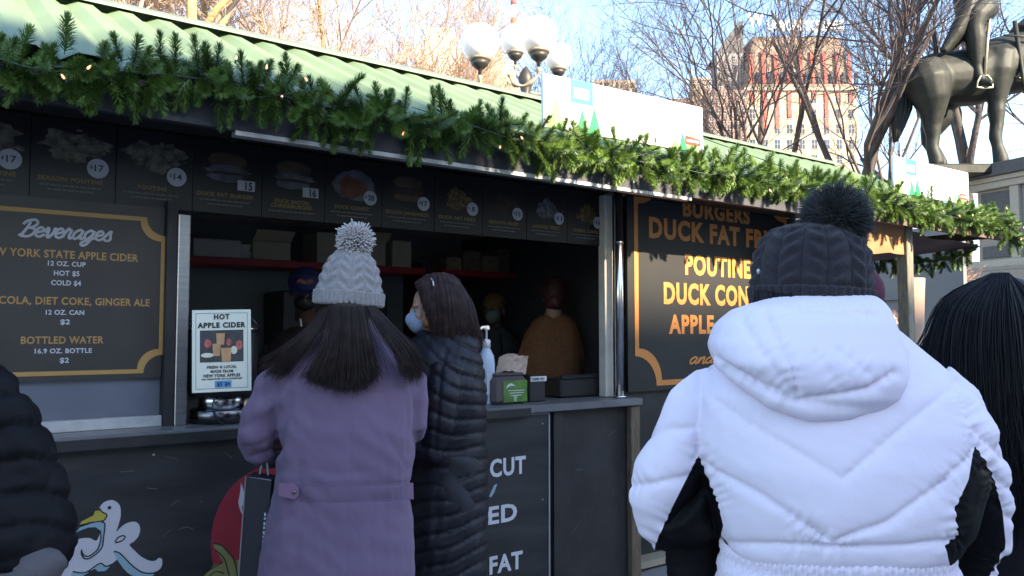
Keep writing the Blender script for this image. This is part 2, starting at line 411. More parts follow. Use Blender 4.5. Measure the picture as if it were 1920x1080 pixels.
# ------------------------------------------------------------------ helpers to fit a line of text through picture points
def wtext(body, xl, xr, yb, cap, t, m, parent, off, bold=.02, shear=0, fn=None, **kw):
    xc = (xl+xr)/2; s, z = wall(xc, yb, t); sl = wall(xl, yb, t)[0]; sr = wall(xr, yb, t)[0]
    c = wall(xc, yb-cap, t)[1]-z
    f = fn or lettering
    if fn: return script(body, s-off[0], z-off[2], sr-sl, c, -.003, m, parent, **kw)
    return lettering(body, s-off[0], z-off[2], sr-sl, c, -.0006, m, parent, bold, shear, **kw)
def frame_border(parent, x0, x1, z0, z1, r, w, m, y=-.0005, th=.0015):
    """thin border line with concave notched corners, one closed strip"""
    def path(d):
        rr = r+d*.4; a = []
        X0, X1, Z0, Z1 = x0+d, x1-d, z0+d, z1-d
        for cx, cz, q0 in ((X0,Z0,90),(X1,Z0,180),(X1,Z1,270),(X0,Z1,0)):
            for i in range(9):
                q = math.radians(q0-90*i/8); a.append((cx+rr*math.cos(q)*(1), cz+rr*math.sin(q)))
        return a
    A = path(0); B = path(w); n = len(A); mb = MB(); vs = []
    for yy in (y-th, y):
        for p in A: vs.append((p[0], yy, p[1]))
        for p in B: vs.append((p[0], yy, p[1]))
    fs = []
    for i in range(n):
        j = (i+1) % n
        fs += [(i, j, n+j, n+i), (2*n+i, 3*n+i, 3*n+j, 2*n+j), (i, 2*n+i, 2*n+j, j), (n+i, n+j, 3*n+j, 3*n+i)]
    mb.add(vs, fs); return mb.build('border', m, parent)
# ------------------------------------------------------------------ beverage board
tb = .20
bo = (.447, tb, 0)
bev = sthing('beverage_board', 'charcoal drinks price board headed Beverages with an ochre notched border', 'menu board', bo[0], bo[1], 0)
b0 = wall(150, 703, tb)[1]; b1 = wall(150, 400, tb)[1]
MB().box(-.40, .360, 0, .012, b0-.02, b1+.05).build('panel', M_chalk, bev)
frame_border(bev, -.365, .365, b0-.0, b1+.005, .075, .017, M_gold)
wtext('Beverages', 42, 212, 447, 28, tb, mat('pale_grey_print', (.42,.42,.46), .5), bev, bo, fn=script, wt=.085, slant=.3, rise=-.0)
def two(L): 
    for body, xl, xr, yb, cap, m in L: wtext(body, xl, xr, yb, cap, tb, m, bev, bo, bold=.022)
two([('NEW YORK STATE APPLE CIDER', -30, 266, 484, 14, M_gold), ('12 OZ. CUP', 90, 161, 499, 8.5, M_white), ('HOT $5', 101, 149, 517, 9, M_white),
     ('COLD $4', 96, 152, 535, 9, M_white), ('COCA-COLA, DIET COKE, GINGER ALE', -62, 290, 571, 13.5, M_gold), ('12 OZ. CAN', 86, 158, 590, 8.5, M_white),
     ('$2', 113, 131, 608, 9, M_white), ('BOTTLED WATER', 41, 196, 644, 13, M_gold), ('16.9 OZ. BOTTLE', 66, 173, 662, 8.5, M_white), ('$2', 112, 129, 680, 9, M_white)])
# ------------------------------------------------------------------ overhead menu with eleven panels
tm = .22
menu = sthing('menu_board', 'long dark overhead menu of eleven dish panels with round price badges', 'menu board', 0, tm, 0)
M_panel = mat('glossy_menu_print', (.011,.010,.012), .3, var=.25, vs=3)
M_badge = mat('pale_price_badge', (.36,.36,.40), .5, var=.05)
def food_m(i, c1, c2, sc):
    return mat('dish_photo_%d' % i, c1, .5, var=.5, vs=sc, col2=c2)
F_poutine = food_m(0, (.02,.017,.012), (.17,.14,.10), 28); F_bun = food_m(1, (.05,.028,.014), (.09,.05,.022), 10); F_chick = food_m(2, (.10,.03,.01), (.16,.05,.02), 16)
F_fry = food_m(3, (.03,.02,.008), (.16,.10,.03), 40); F_dark = food_m(4, (.012,.008,.008), (.05,.02,.015), 20); F_white = food_m(5, (.02,.02,.022), (.17,.16,.17), 36); F_paper = food_m(6, (.04,.04,.05), (.12,.12,.14), 12)
M_dimgold = mat('dim_ochre_print', (.20,.13,.04), .5, var=.1)
def blob(parent, cx, cz, rx, rz, m, y=-.0012, seed=0, rough=.18, name='dish_picture'):
    rr = random.Random(seed); k = 36; ph = [rr.uniform(0, 6.28) for _ in range(4)]; pts = []
    for i in range(k):
        a = 2*PI*i/k; q = 1+rough*(.5*math.sin(3*a+ph[0])+.35*math.sin(7*a+ph[1])+.35*math.sin(13*a+ph[2])+.2*rr.uniform(-1, 1))
        pts.append((cx+rx*q*math.cos(a), cz+rz*q*math.sin(a)))
    return MB().prism(pts, y, y+.0008).build(name, m, parent)
names = ['WINTER POUTINE', 'SEASON POUTINE', 'POUTINE', 'DUCK FAT BURGER', 'DUCK BACON|CHEESEBURGER', 'DUCK CONFIT', 'SEASON SANDWICH', 'DUCK FAT FRIES', 'SEASON FRIES', 'LOADED FRIES', 'CHEESE CURDS']
price = ['17', '17', '14', '15', '16', '20', '17', '8', '15', '11', '16']
z0m = 1.972
for i in range(11):
    cs = .551+.3035*(i-1)-.085
    pn = MB().box(cs-.150, cs+.150, 0, .01, z0m, 2.295).build('menu_panel', M_panel, menu)
    zc = 2.195 if i < 3 else 2.175
    if i in (0, 1, 2):
        blob(pn, cs, zc-.005, .115, .06, F_poutine, seed=i, rough=.3)
        q = MB(); rr = random.Random(i)
        for _ in range(26): q.ell((cs+rr.gauss(0, .05), -.002, zc+rr.gauss(0, .026)), (rr.uniform(.006,.014), .0012, rr.uniform(.005,.010)), 8, 5)
        tag(q.build('dish_highlight', F_poutine, pn), kind='stuff')
    elif i in (3, 4, 6):
        blob(pn, cs-.005, zc+.035, .085, .035, F_bun, seed=i, rough=.05)
        blob(pn, cs-.005, zc-.008, .095, .022, F_paper if i < 6 else F_dark, y=-.002, seed=i+9)
        blob(pn, cs-.01, zc-.04, .080, .022, F_bun if i == 6 else F_paper, y=-.0026, seed=i+3, rough=.1)
        blob(pn, cs-.005, zc-.022, .078, .008, F_dark, y=-.0034, seed=i+5, rough=.25)
    elif i == 5:
        blob(pn, cs-.0, zc-.01, .11, .075, F_paper, seed=i, rough=.08); blob(pn, cs-.01, zc-.02, .07, .055, F_chick, y=-.002, seed=4, rough=.2)
    else:
        f = {7:F_fry, 8:F_dark, 9:F_white, 10:F_fry}[i]
        blob(pn, cs, zc-.02, .075, .055, f, seed=i, rough=.3)
        q = MB(); rr = random.Random(i)
        for _ in range(34):
            a = rr.uniform(0, PI); x = cs+rr.gauss(0, .032); z = zc-.02+rr.gauss(0, .024); l = rr.uniform(.012, .03)
            q.tube([(x-l*math.cos(a), -.002, z-l*math.sin(a)), (x+l*math.cos(a), -.002, z+l*math.sin(a))], .0025, 5, flat=.3, flatdir=(0,1,0))
        tag(q.build('dish_highlight', f, pn), kind='stuff')
    lines = names[i].split('|'); zt = 2.046
    for l in lines:
        w = min(.25, .0165*len(l)); lettering(l, cs-.01, zt, w, .0165, -.0008, M_dimgold, pn, .03); zt -= .022
    for j in range(2 if len(lines) == 1 else 1):         # unreadably small lines of description
        a = .11-.03*j; q = MB(); x = cs-.01-a; rr = random.Random(i*7+j)
        while x < cs-.01+a:
            l = rr.uniform(.010, .028); q.box(x, min(x+l, cs-.01+a), -.0014, -.0002, zt+.002-.018*j, zt+.0075-.018*j); x += l+.005
        q.build('description_line', M_sgrey, pn)
    if i in (3, 4):
        w = MB().box(cs+.04, cs+.118, -.004, -.003, 2.082, 2.128).build('price_sticker', M_badge, pn)
        lettering(price[i], cs+.09, 2.087, .032, .034, -.0045, M_ink, pn, .03)
    else:
        s0, zb = cs+.085, 2.111
        MB().tube([(s0,-.0045,zb),(s0,-.0037,zb)], .040 if i < 3 else .036, 32).build('price_badge', M_badge, pn)
        lettering(price[i], s0+.004, zb-.012, .0165*len(price[i]), .026, -.005, M_ink, pn, .015)
        lettering('$', s0-.024, zb-.002, .008, .012, -.005, M_ink, pn, .01)
# ------------------------------------------------------------------ big food board on the right
tf = .20; fo = (4.39, tf, 0)
fb = sthing('food_board', 'tall black food list board in amber capitals starting with BURGERS', 'menu board', fo[0], fo[1], 0)
z0 = wall(1250, 722, tf)[1]; z1 = wall(1187,366,tf)[1]+.19
MB().box(-.875, .80, 0, .02, z0-.03, 2.295).build('panel', mat('satin_black_board', (.014,.013,.0125), .55, var=.25, vs=3, bump=.05, bs=5), fb)
frame_border(fb, -.815, .78, z0, z1, .19, .034, M_gold2)
for body, xl, xr, yb, cap in (('BURGERS',1283,1408,412,27), ('DUCK FAT FRIES',1228,1476,457,33), ('POUTINE',1287,1409,517,34), ('DUCK CONFIT',1251,1446,571,35), ('APPLE CIDER',1259,1432,624,31)):
    wtext(body, xl, xr, yb+0, cap, tf, M_gold2, fb, fo, bold=.042)
wtext('and', 1291, 1339, 681, 19, tf, M_gold2, fb, fo, fn=script, wt=.10, slant=.3)
# ------------------------------------------------------------------ printed banner below the counter
tn = .04; no = (0, tn, 0)
ban = sthing('counter_banner', 'dark printed banner below the counter with a white duck logo and a red disc', 'banner', 0, tn, 0)
sR = wall(1028, 900, tn)[0]
MB().box(-1.6, sR, 0, .012, .12, 1.005).build('panel', M_banner, ban)
MB().box(-1.6, sR+.006, -.006, -.0005, 1.0055, 1.0125).build('top_edging', M_grey, ban)
MB().box(sR+.0005, sR+.008, -.006, .012, .12, 1.005).build('side_edging', mat('edging_pale', (.3,.3,.31), .5), ban)
for body, xl, xr, yb, cap in (('CUT',919,986,890,31), ('KED',884,970,981,31), ('FAT',918,980,1070,31)):
    wtext(body, xl, xr, yb, cap, tn, M_white, ban, no, bold=.03)
def wp(L, t=tn): return [wall(x, y, t) for x, y in L]
MB().prism(wp([(932,907),(926,910),(917,931),(921,932),(927,922)]), -.0015, -.0003).build('lettering_accent', mat('pale_blue_print', (.25,.38,.42), .5), ban)
Z = lambda pts: [(x/4, 810+y/4) for x, y in pts]       # points read off an enlarged view
def smoothp(pts, k=4): return [(p.x, p.y) for p in crom([(x, y, 0) for x, y in pts], k)]
M_lw = mat('logo_white', (.50,.48,.52), .5, var=.04); M_lb = mat('logo_pale_blue', (.24,.36,.42), .5, var=.03); M_ly = mat('logo_ochre', (.42,.34,.05), .5, var=.05)
M_lr = mat('logo_red', (.28,.022,.035), .5, var=.08)
duck = smoothp([(745,570),(775,530),(840,510),(895,545),(905,620),(890,690),(872,748),(910,710),(960,680),(1020,675),(1050,715),(1040,775),(1005,820),(970,845),(1010,890),(1060,935),(1120,965),(1165,965),(1190,945),(1215,955),(1210,1010),(1170,1045),(1090,1062),(1010,1040),(950,1000),(900,950),(872,960),(840,985),(790,1000),(745,990),(700,1030),(640,1050),(560,1050),(520,1100),(380,1100),(430,1020),(480,960),(500,900),(520,880),(545,830),(600,800),(670,795),(715,815),(735,800),(755,740),(770,680),(790,640)], 3)
MB().prism(wp(Z(duck)), -.002, -.0006).build('logo_letter', M_lw, ban)
MB().prism(wp(Z([(745,587),(765,600),(798,622),(775,665),(740,668),(680,672),(595,697),(610,670),(700,625),(712,592)])), -.0032, -.0022).build('logo_beak', M_ly, ban)
MB().prism(wp(Z([(570,750),(600,715),(700,680),(750,672),(785,690),(775,800),(745,880),(700,915),(735,870),(750,800),(748,735),(715,712),(660,715)])), -.0032, -.0022).build('logo_shadow', M_lb, ban)
MB().prism(wp(Z(smoothp([(852,900),(875,890),(920,925),(990,1000),(1060,1055),(1150,1062),(1130,1085),(1040,1095),(950,1050),(880,960)], 3))), -.0032, -.0022).build('logo_shadow', M_lb, ban)
MB().prism(wp(Z([(545,1045),(665,1052),(600,1090),(520,1090)])), -.0032, -.0022).build('logo_shadow', M_lb, ban)
MB().prism(wp(Z([(705,1020),(742,985),(830,1002),(790,1040),(735,1045)])), -.0032, -.0022).build('logo_shadow', M_lb, ban)
def outline(pts, r=.0028, y=-.003, m=None, par=None):
    return MB().tube([(a, y, b) for a, b in wp(Z(smoothp(pts, 5)))], r, 6, flat=.25, flatdir=(0,1,0)).build('logo_line', m or M_ink, par or ban)
outline([(862,825),(880,795),(910,778),(935,780),(930,800),(900,820),(865,828)]); outline([(610,880),(625,920),(665,930),(710,900),(735,870),(755,800),(750,735)])
outline([(610,880),(612,920),(640,950),(690,935),(760,870),(775,790),(785,690),(755,672)]); outline([(500,900),(480,960),(485,1018),(505,1000),(512,950)])
outline([(745,572),(765,598),(800,620),(778,662),(735,670),(595,698)]); outline([(852,895),(900,910),(990,1000),(1070,1052),(1160,1058)]); outline([(545,1045),(640,1052),(745,985),(790,1005),(835,1000)])
for L_ in ([(1240,180),(1290,192),(1330,210)], [(1680,150),(1710,175),(1742,205)], [(1725,185),(1740,190)], [(1280,560),(1310,530),(1345,510)], [(1220,790),(1250,755),(1290,730)], [(1340,735),(1400,712),(1450,735)], [(1100,420),(1180,428)], [(900,300),(1010,290)], [(1500,520),(1520,530)]):
    MB().tube([(a, -.0008, b) for a, b in wp(Z(smoothp(L_, 4)))], .0011, 5, flat=.3, flatdir=(0,1,0)).build('scratch', M_sgrey, ban)
for sx_, zz_ in ((-.3,.96),(.75,.965),(1.75,.96),(sR-.04,.955),(sR-.04,.55)):
    MB().tube([(sx_,-.0022,zz_),(sx_,-.0003,zz_)], .005, 12).build('screw', M_steel, ban)
for k_ in range(9):
    MB().tube([(2.85+.13*(k_%4)+.03*math.sin(k_*5), .0735, .25+.085*k_),(2.86+.13*(k_%4)+.05*math.sin(k_*3), .0735, .27+.085*k_+.02*math.sin(k_))], .0009, 4).build('scratch', M_sgrey, stall)
pe = wp(Z([(820,567)]))[0]; MB().tube([(pe[0],-.0035,pe[1]),(pe[0],-.0025,pe[1])], .007, 12).build('logo_eye', M_ink, ban)
cx, cy = 525, 1020; pts = [(cx+130*math.cos(a), cy+150*math.sin(a)) for a in [2*PI*i/40 for i in range(40)]]
MB().prism(wp(pts), -.0018, -.0005).build('logo_disc', M_lr, ban)
for L in ([(1806,380),(1820,420),(1835,480),(1812,570),(1825,630),(1800,590),(1785,530),(1800,450)], [(2145,240),(2160,250),(2165,330),(2130,330)]):
    MB().prism(wp(Z(L)), -.0032, -.0022).build('logo_steam', M_lw, ban)
MB().prism(wp(Z([(1595,835),(1660,848),(1700,900),(1760,960),(1790,1080),(1900,1110),(1500,1110),(1600,1000),(1670,975),(1640,920),(1610,880)])), -.0032, -.0022).build('logo_basket', mat('logo_olive', (.22,.20,.07), .5), ban)
MB().prism(wp(Z([(1800,900),(1830,850),(1900,840),(1960,1110),(1790,1110),(1770,960),(1820,945)])), -.0034, -.0023).build('logo_basket', mat('logo_olive', (0,0,0)), ban)
outline([(1595,835),(1660,848),(1720,910),(1760,980),(1780,1090)]); outline([(1610,880),(1680,950),(1720,1090)]); outline([(1510,1080),(1590,1020),(1670,975)])
outline([(1800,900),(1815,940),(1770,955)]); outline([(1560,1085),(1620,1045),(1680,1060)])
# ------------------------------------------------------------------ vendor name signs on the eave
M_sign = mat('white_sign_board', (.78,.79,.80), .45, var=.02)
M_tl = mat('pale_leaf_print', (.26,.50,.12), .5, var=.03); M_tg = mat('green_tree_print', (.01,.28,.08), .5, var=.03); M_cy = mat('cyan_print', (.04,.40,.55), .5, var=.02)
M_faint = mat('faint_grey_print', (.66,.665,.68), .5, var=0)
def sign(label, s0, s1, flip):
    t = sthing('name_sign', label, 'sign', s0, -.395, 2.43, group=None)
    w = s1-s0; h = .262
    MB().box(0, w, -.02, 0, 0, h, 0, .002).build('board', M_sign, t)
    q = MB().box(.17, .32, -.0212, -.0203, .145, .2605).build('logo_square', M_cy, t)
    MB().box(.19, .29, -.0222, -.0214, .17, .222).build('logo_patch', M_sign, t)
    for (x, b, hh, m) in ((.075,.055,.165,M_tl), (.245,.04,.125,M_tg), (.325,.045,.145,M_tg), (w-.23,.035,.06,M_tl), (w-.17,.035,.105,M_tg), (w-.10,.05,.13,M_tl)):
        MB().prism([(x-b,.002),(x+b,.002),(x,hh)], -.0212-(.0006 if m is M_tg else 0), -.0203).build('tree_print', m, t)
    MB().prism([(w-.155,.048),(w-.15,.035),(w-.03,.035),(w-.022,.05),(w-.028,.075),(w-.15,.085)], -.023, -.0222).build('ribbon_print', mat('red_ribbon_print', (.65,.03,.02), .5), t)
    MB().box(w-.14, w-.04, -.0235, -.0231, .052, .064).build('ribbon_stripe', M_sign, t)
    t.rotation_euler.y = -.020 if flip else -.010; t.location.z += .0 if flip else .02
    for x in (.2, w-.2): MB().box(x-.012, x+.012, .001, .012, -.12, h-.05).build('bracket', M_steel, t)
    return t
sign('white name sign with green fir prints on the eave of the nearer stall', wall(1014,190,-.39)[0], wall(1312,240,-.39)[0], 1)
sign('white name sign on the eave of the farther stall, below the bronze horse', wall(1670,320,-.39)[0], wall(1810,350,-.39)[0], 0)
# ------------------------------------------------------------------ things on the counter
ui = at(430, 660, 1)                                   # urn with poster
us, uz = wall(418, 783, .17)
urn = sthing('cider_urn', 'black and chrome drinks urn on the counter behind the cider poster', 'urn', us, .20, CT)
mu = mat('black_plastic', (.02,.02,.022), .3)
MB().lathe([(.10,0),(.125,.004),(.128,.055),(.12,.06)], 36).build('base', mat('dark_chrome', (.16,.16,.17), .25, 1), urn, True)
MB().lathe([(.095,.06),(.095,.11),(.09,.115)], 36).build('collar', M_chrome, urn, True)
MB().lathe([(.13,.115),(.145,.15),(.15,.38),(.14,.395)], 36).build('body', mu, urn, True)
MB().lathe([(.152,.395),(.156,.402),(.15,.415),(.13,.425)], 36).build('rim', M_chrome, urn, True)
MB().lathe([(.135,.425),(.12,.445),(.07,.462),(.0,.468)], 36).build('lid', mu, urn, True)
MB().tube(crom([(-.155,0,.40),(-.13,-.02,.435),(-.07,-.03,.47),(0,-.03,.478),(.07,-.03,.47),(.13,-.02,.435),(.155,0,.40)], 4), .008, 8).build('handle', mu, urn, True)
MB().tube(crom([(-.06,-.12,.115),(-.075,-.135,.08),(-.06,-.14,.03),(-.03,-.14,.003)], 4), .004, 6).build('cable', mu, urn, True)
# poster: faces the camera, leaning on the urn
pc = [at(360,737,2.93), at(463,741,2.99), at(487,591,3.06), at(370,589,3.02)]
o = pc[0]; ex = (pc[1]-pc[0])*1.08; xw = ex.length; ezl = (pc[3]-pc[0]).length
post = thing('cider_poster', 'white HOT APPLE CIDER poster with a photo of apples leaning on the black urn', 'poster', o, math.atan2(ex.y, ex.x))
lean = math.atan2(.07, .33); post.rotation_euler.x = -.10; post.rotation_euler.y = -.025
PW_, PH_ = .2235, .290
PW_ = xw; PH_ = ezl
M_pw = mat('cream_paper', (.66,.66,.55), .5, var=.02)
MB().box(0, PW_, 0, .004, 0, PH_).build('sheet', M_pw, post)
q = MB(); e = .012; f = .0013
for a in ((e, PW_-e, e, e+f), (e, PW_-e, PH_-e-f, PH_-e), (e, e+f, e+f, PH_-e-f), (PW_-e-f, PW_-e, e+f, PH_-e-f)): q.box(a[0], a[1], -.0008, -.0002, a[2], a[3])
q.build('border', M_ink, post)
def pt(body, cy, w, cap, m=M_ink, bold=.035): return lettering(body, PW_*.5, PH_*cy, PW_*w, PH_*cap, -.0005, m, post, bold)
pt('HOT', .885, .27, .058, bold=.05); pt('APPLE CIDER', .782, .82, .060, bold=.05)
pt('FRESH & LOCAL', .285, .50, .032); pt('MADE FROM', .232, .38, .032); pt('NEW YORK APPLES', .180, .62, .034); pt('NO ADDITIVES OR FLAVORINGS', .147, .68, .018)
x0, x1, zz0, zz1 = PW_*.13, PW_*.87, PH_*.36, PH_*.75
ph = MB().box(x0, x1, -.0008, -.0002, zz0, zz1).build('photo', mat('photo_backdrop', (.035,.033,.036), .4, var=.4, vs=30), post)
def pe_(x, z, rx, rz, m, y=-.0012): return MB().ell((lerp(x0,x1,x), y, lerp(zz0,zz1,z)), (rx*PW_, .0005, rz*PH_), 18, 8).build('photo_fruit', m, ph)
ma = mat('apple_red', (.42,.04,.05), .4, var=.3, vs=60, col2=(.55,.16,.12)); mcd = mat('cider_amber', (.46,.25,.11), .4, var=.15, vs=40); mfl = mat('apple_flesh', (.62,.60,.45), .5, var=.1)
pe_(.18,.58,.055,.055,ma); pe_(.66,.62,.04,.045,ma); pe_(.90,.52,.055,.06,ma); pe_(.17,.22,.11,.028,mfl,-.0016); pe_(.78,.36,.055,.05,mfl,-.0018)
for (x, z, w, h) in ((.47,.72,.075,.07),(.38,.38,.07,.075),(.60,.22,.09,.085)):
    MB().prism([(lerp(x0,x1,x)-w*PW_, lerp(zz0,zz1,z)+h*PH_), (lerp(x0,x1,x)-w*PW_*.8, lerp(zz0,zz1,z)-h*PH_), (lerp(x0,x1,x)+w*PW_*.8, lerp(zz0,zz1,z)-h*PH_), (lerp(x0,x1,x)+w*PW_, lerp(zz0,zz1,z)+h*PH_)], -.0024-z*.001, -.0017).build('photo_glass', mcd, ph)
MB().box(PW_*.38, PW_*.66, -.0018, -.0010, PH_*.052, PH_*.132).build('price_label', mat('blue_label', (.07,.24,.48), .5), post)
lettering('$5', PW_*.46, PH_*.070, PW_*.085, PH_*.045, -.0019, M_ink, post, .02); lettering('$4', PW_*.59, PH_*.070, PW_*.085, PH_*.045, -.0019, M_ink, post, .02)
# sanitizer pump, paper bag, napkin box, small box, card machine
s, z = wall(905, 700, .12)
Bs = lambda px, t: wall(px, 700, t)[0]
san = sthing('sanitizer_bottle', 'clear blue hand sanitizer bottle with a white pump at the puffer coat back', 'bottle', Bs(912, .20), .20, CT)
san.scale = (1.15, 1.15, 1.4)
mw = mat('white_plastic', (.68,.68,.70), .4, var=0); mcl = mat('pale_blue_plastic', (.42,.50,.62), .25, var=.05)
MB().lathe([(.036,0),(.040,.008),(.040,.15),(.036,.185),(.018,.215),(.014,.22)], 24).build('bottle_body', mcl, san, True)
MB().lathe([(.019,.218),(.019,.245),(.012,.25)], 20).build('pump_collar', mw, san, True)
MB().lathe([(.005,.25),(.005,.285),(.014,.286),(.016,.292),(.012,.302)], 16).build('pump_head', mw, san, True)
MB().tube([(0,0,.294),(-.03,-.012,.296),(-.05,-.02,.288)], .005, 8).build('spout', mw, san, True)
MB().box(-.025, .025, -.0412, -.0404, .04, .12).build('label', mat('pale_label', (.5,.55,.6), .5), san)
pb = sthing('paper_bag', 'crumpled kraft paper bag lying on top of the napkin dispenser', 'paper bag', Bs(958, .18), .20, CT+.165)
rr = random.Random(3); q = MB(); n1 = 10; n2 = 6; top = []; 
for k_, sg in enumerate((1, -1)):
    vs = []
    for j in range(n2):
        for i in range(n1):
            u = i/(n1-1); v = j/(n2-1)
            vs.append((-.085+.20*u+.02*v, sg*(.028*math.sin(PI*min(1,u*1.1))*(1-v*.6))+rr.uniform(-.006,.006), .0+.085*v+.012*math.sin(u*5)+rr.uniform(-.004,.004)+(.018*u*v)))
    fs = [(j*n1+i, j*n1+i+1, (j+1)*n1+i+1, (j+1)*n1+i) for j in range(n2-1) for i in range(n1-1)]
    q.add(vs, fs)
q.build('bag', mat('kraft_paper', (.40,.30,.24), .8, var=.1, bump=.3, bs=30), pb)
nd = sthing('napkin_dispenser', 'grey brown napkin dispenser with a green advert panel on the counter', 'napkin dispenser', Bs(962, .10), .12, CT)
mg = mat('taupe_plastic', (.085,.07,.075), .35, var=.05)
MB().box(-.115, .115, 0, .15, 0, .15, 0, .02).build('case', mg, nd)
MB().box(-.10, .10, .01, .14, .150, .168, 0, .008).build('lid', mg, nd)
pnl = MB().box(-.052, .108, -.003, -.0005, .012, .128).build('advert', mat('green_advert', (.05,.16,.035), .4, var=.5, vs=10, col2=(.15,.28,.05)), nd)
MB().prism(smoothp([(-.035,.085),(-.02,.108),(.005,.112),(.025,.098),(.0,.1),(-.018,.095)], 3), -.0042, -.0032).build('advert_mark', M_white, pnl)
for j, (a, b) in enumerate(((-.02,.09),(-.012,.085),(-.005,.07))): MB().box(a, b, -.004, -.0032, .072-.013*j, .0755-.013*j).build('advert_line', M_white, pnl)
MB().prism([(.02,.015),(.035,.015),(.042,.048),(.013,.048)], -.004, -.0032).build('advert_picture', mat('pale_green_print', (.25,.4,.25), .5), pnl)
tj = sthing('tip_box', 'small black box with a white label right of the napkin dispenser', 'tip box', Bs(1012, .16), .18, CT)
MB().box(-.055, .055, 0, .12, 0, .145, 0, .004).build('box', M_ink, tj)
MB().box(-.05, .062, -.003, -.0005, .112, .140).build('label', mat('label_white', (.6,.6,.6), .5), tj)
lettering('THANK YOU', 0, .118, .09, .015, -.0032, M_ink, tj, .02)
cm = sthing('cash_register', 'low black counter machine in front of the worker in the rust sweater', 'register', Bs(1095, .25), .26, CT)
MB().box(-.17, .15, 0, .2, 0, .11, 0, .012).build('case', M_ink, cm)
MB().box(-.16, .14, .0, .02, .111, .135, 0, .003).build('screen_back', mu, cm)
script('Nudde', .06, .125, .13, .02, -.003, M_white, cm, wt=.09) if False else None
# ------------------------------------------------------------------ stall 2 (farther)
S2A, S2B = 5.32, 7.50
st2 = sthing('market_stall', 'farther open stall of brown canvas and timber posts below the second white sign', 'market stall')
roof(st2, S2A, S2B-.02)
slab('fascia', S2A, S2B, -.335, -.30, 2.24, 2.345, M_wood, st2)
ps = wall(1701, 600, -.2)[0]
slab('post', ps-.045, ps+.045, -.24, -.15, 0, 2.3, mat('pale_timber_post', (.20,.175,.13), .65, var=.3, vs=10, aniso=(6,6,1)), st2, .006)
slab('post', S2B-.12, S2B-.03, 2.5, 2.6, 0, 2.3, M_wood, st2, .006)
slab('side_wall', S2A, S2A+.03, -.1, 2.72, 0, 2.3, M_wood, st2)
for y in (-.298, 2.7): slab('beam', S2A, S2B, y, y+.05, 2.26, 2.33, M_wood, st2)
slab('beam', S2B-.06, S2B-.01, -.24, 2.69, 2.26, 2.33, M_wood, st2)
def cloth(name, pts4, m, parent, sag=.05, amp=.012, seed=0, n=18):
    rr = random.Random(seed); vs = []; A, B, C_, D_ = [Vector(p) for p in pts4]
    ph = rr.uniform(0, 6)
    for j in range(n):
        for i in range(n):
            u = i/(n-1); v = j/(n-1); p = A.lerp(B, u).lerp(D_.lerp(C_, u), v)
            p = p+Vector((0, amp*math.sin(u*17+ph+v*3)+amp*.6*math.sin(v*9+u*5), -sag*math.sin(PI*u)*math.sin(PI*v)+amp*.5*math.sin(u*11+v*7)))
            vs.append(tuple(p))
    k = len(vs); vs += [(p[0], p[1]+.002, p[2]+.002) for p in vs]
    fs = [(j*n+i, j*n+i+1, (j+1)*n+i+1, (j+1)*n+i) for j in range(n-1) for i in range(n-1)]
    fs += [(k+j*n+i, k+(j+1)*n+i, k+(j+1)*n+i+1, k+j*n+i+1) for j in range(n-1) for i in range(n-1)]
    return MB().add(vs, fs).build(name, m, parent, True)
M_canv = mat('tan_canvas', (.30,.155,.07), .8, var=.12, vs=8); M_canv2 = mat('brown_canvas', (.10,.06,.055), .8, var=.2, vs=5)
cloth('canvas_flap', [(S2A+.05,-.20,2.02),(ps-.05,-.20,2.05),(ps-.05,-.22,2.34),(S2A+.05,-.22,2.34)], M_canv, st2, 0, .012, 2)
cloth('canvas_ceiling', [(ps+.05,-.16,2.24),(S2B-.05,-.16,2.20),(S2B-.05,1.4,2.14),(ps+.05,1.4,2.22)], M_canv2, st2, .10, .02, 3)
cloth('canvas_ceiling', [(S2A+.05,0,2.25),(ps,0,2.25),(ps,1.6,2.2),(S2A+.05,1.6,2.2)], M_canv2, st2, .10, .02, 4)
ks, kz = wall(1712, 600, .05)
q = MB(); q.tube(crom([(ks-.20,.0,.6),(ks-.17,-.06,.9)], 1), .001, 3) if False else None
vs = []; n = 14
for j in range(n):
    for i in range(n):
        u = i/(n-1); v = j/(n-1); wdt = .185*(1-.10*(2*v-1)**2)
        vs.append((ks+(u-.5)*2*wdt+.004, .05-.10*math.sin(PI*u)+.03*math.sin(v*3), .55+v*(wall(1712,522,.05)[1]-.55)))
k2 = len(vs); vs += [(p[0], p[1]+.003, p[2]) for p in vs]
fs = [(j*n+i, j*n+i+1, (j+1)*n+i+1, (j+1)*n+i) for j in range(n-1) for i in range(n-1)]; fs += [(k2+a, k2+d, k2+c, k2+b) for a, b, c, d in fs]
kp = sthing('kraft_board', 'curved pinkish brown paper panel hung behind the farther timber post', 'paper panel')
MB().add(vs, fs).build('sheet', mat('pink_kraft', (.50,.34,.26), .8, var=.08), kp, True)
MB().tube([(ks-.15,.05,kp and wall(1712,522,.05)[1]+.003),(ks+.15,.05,wall(1712,522,.05)[1]+.003)], .006, 8).build('top_rail', M_wood, kp)
# grey utility wall and glazed panel beyond the farther stall
ga = at(1655, 470, 12.5); gb = at(1806, 455, 12.5)
gA = at(1806, 500, 9.5); gd = Vector((.44,-.90,0)).normalized(); gB = gA-gd*1.6
gw = thing('utility_wall', 'plain grey wall standing between the farther stall and the stone pedestal', 'wall', (gB.x, gB.y, 0), math.atan2(gd.y, gd.x))
MB().box(0, 1.6, 0, .06, 0, 2.75).build('panel', mat('flat_grey_paint', (.16,.155,.155), .7, var=.06, vs=2, bump=.1), gw)
MB().box(.35, .75, -.06, -.001, 1.86, 1.91).build('ledge', mat('grey_ledge', (.12,.12,.13), .6), gw)
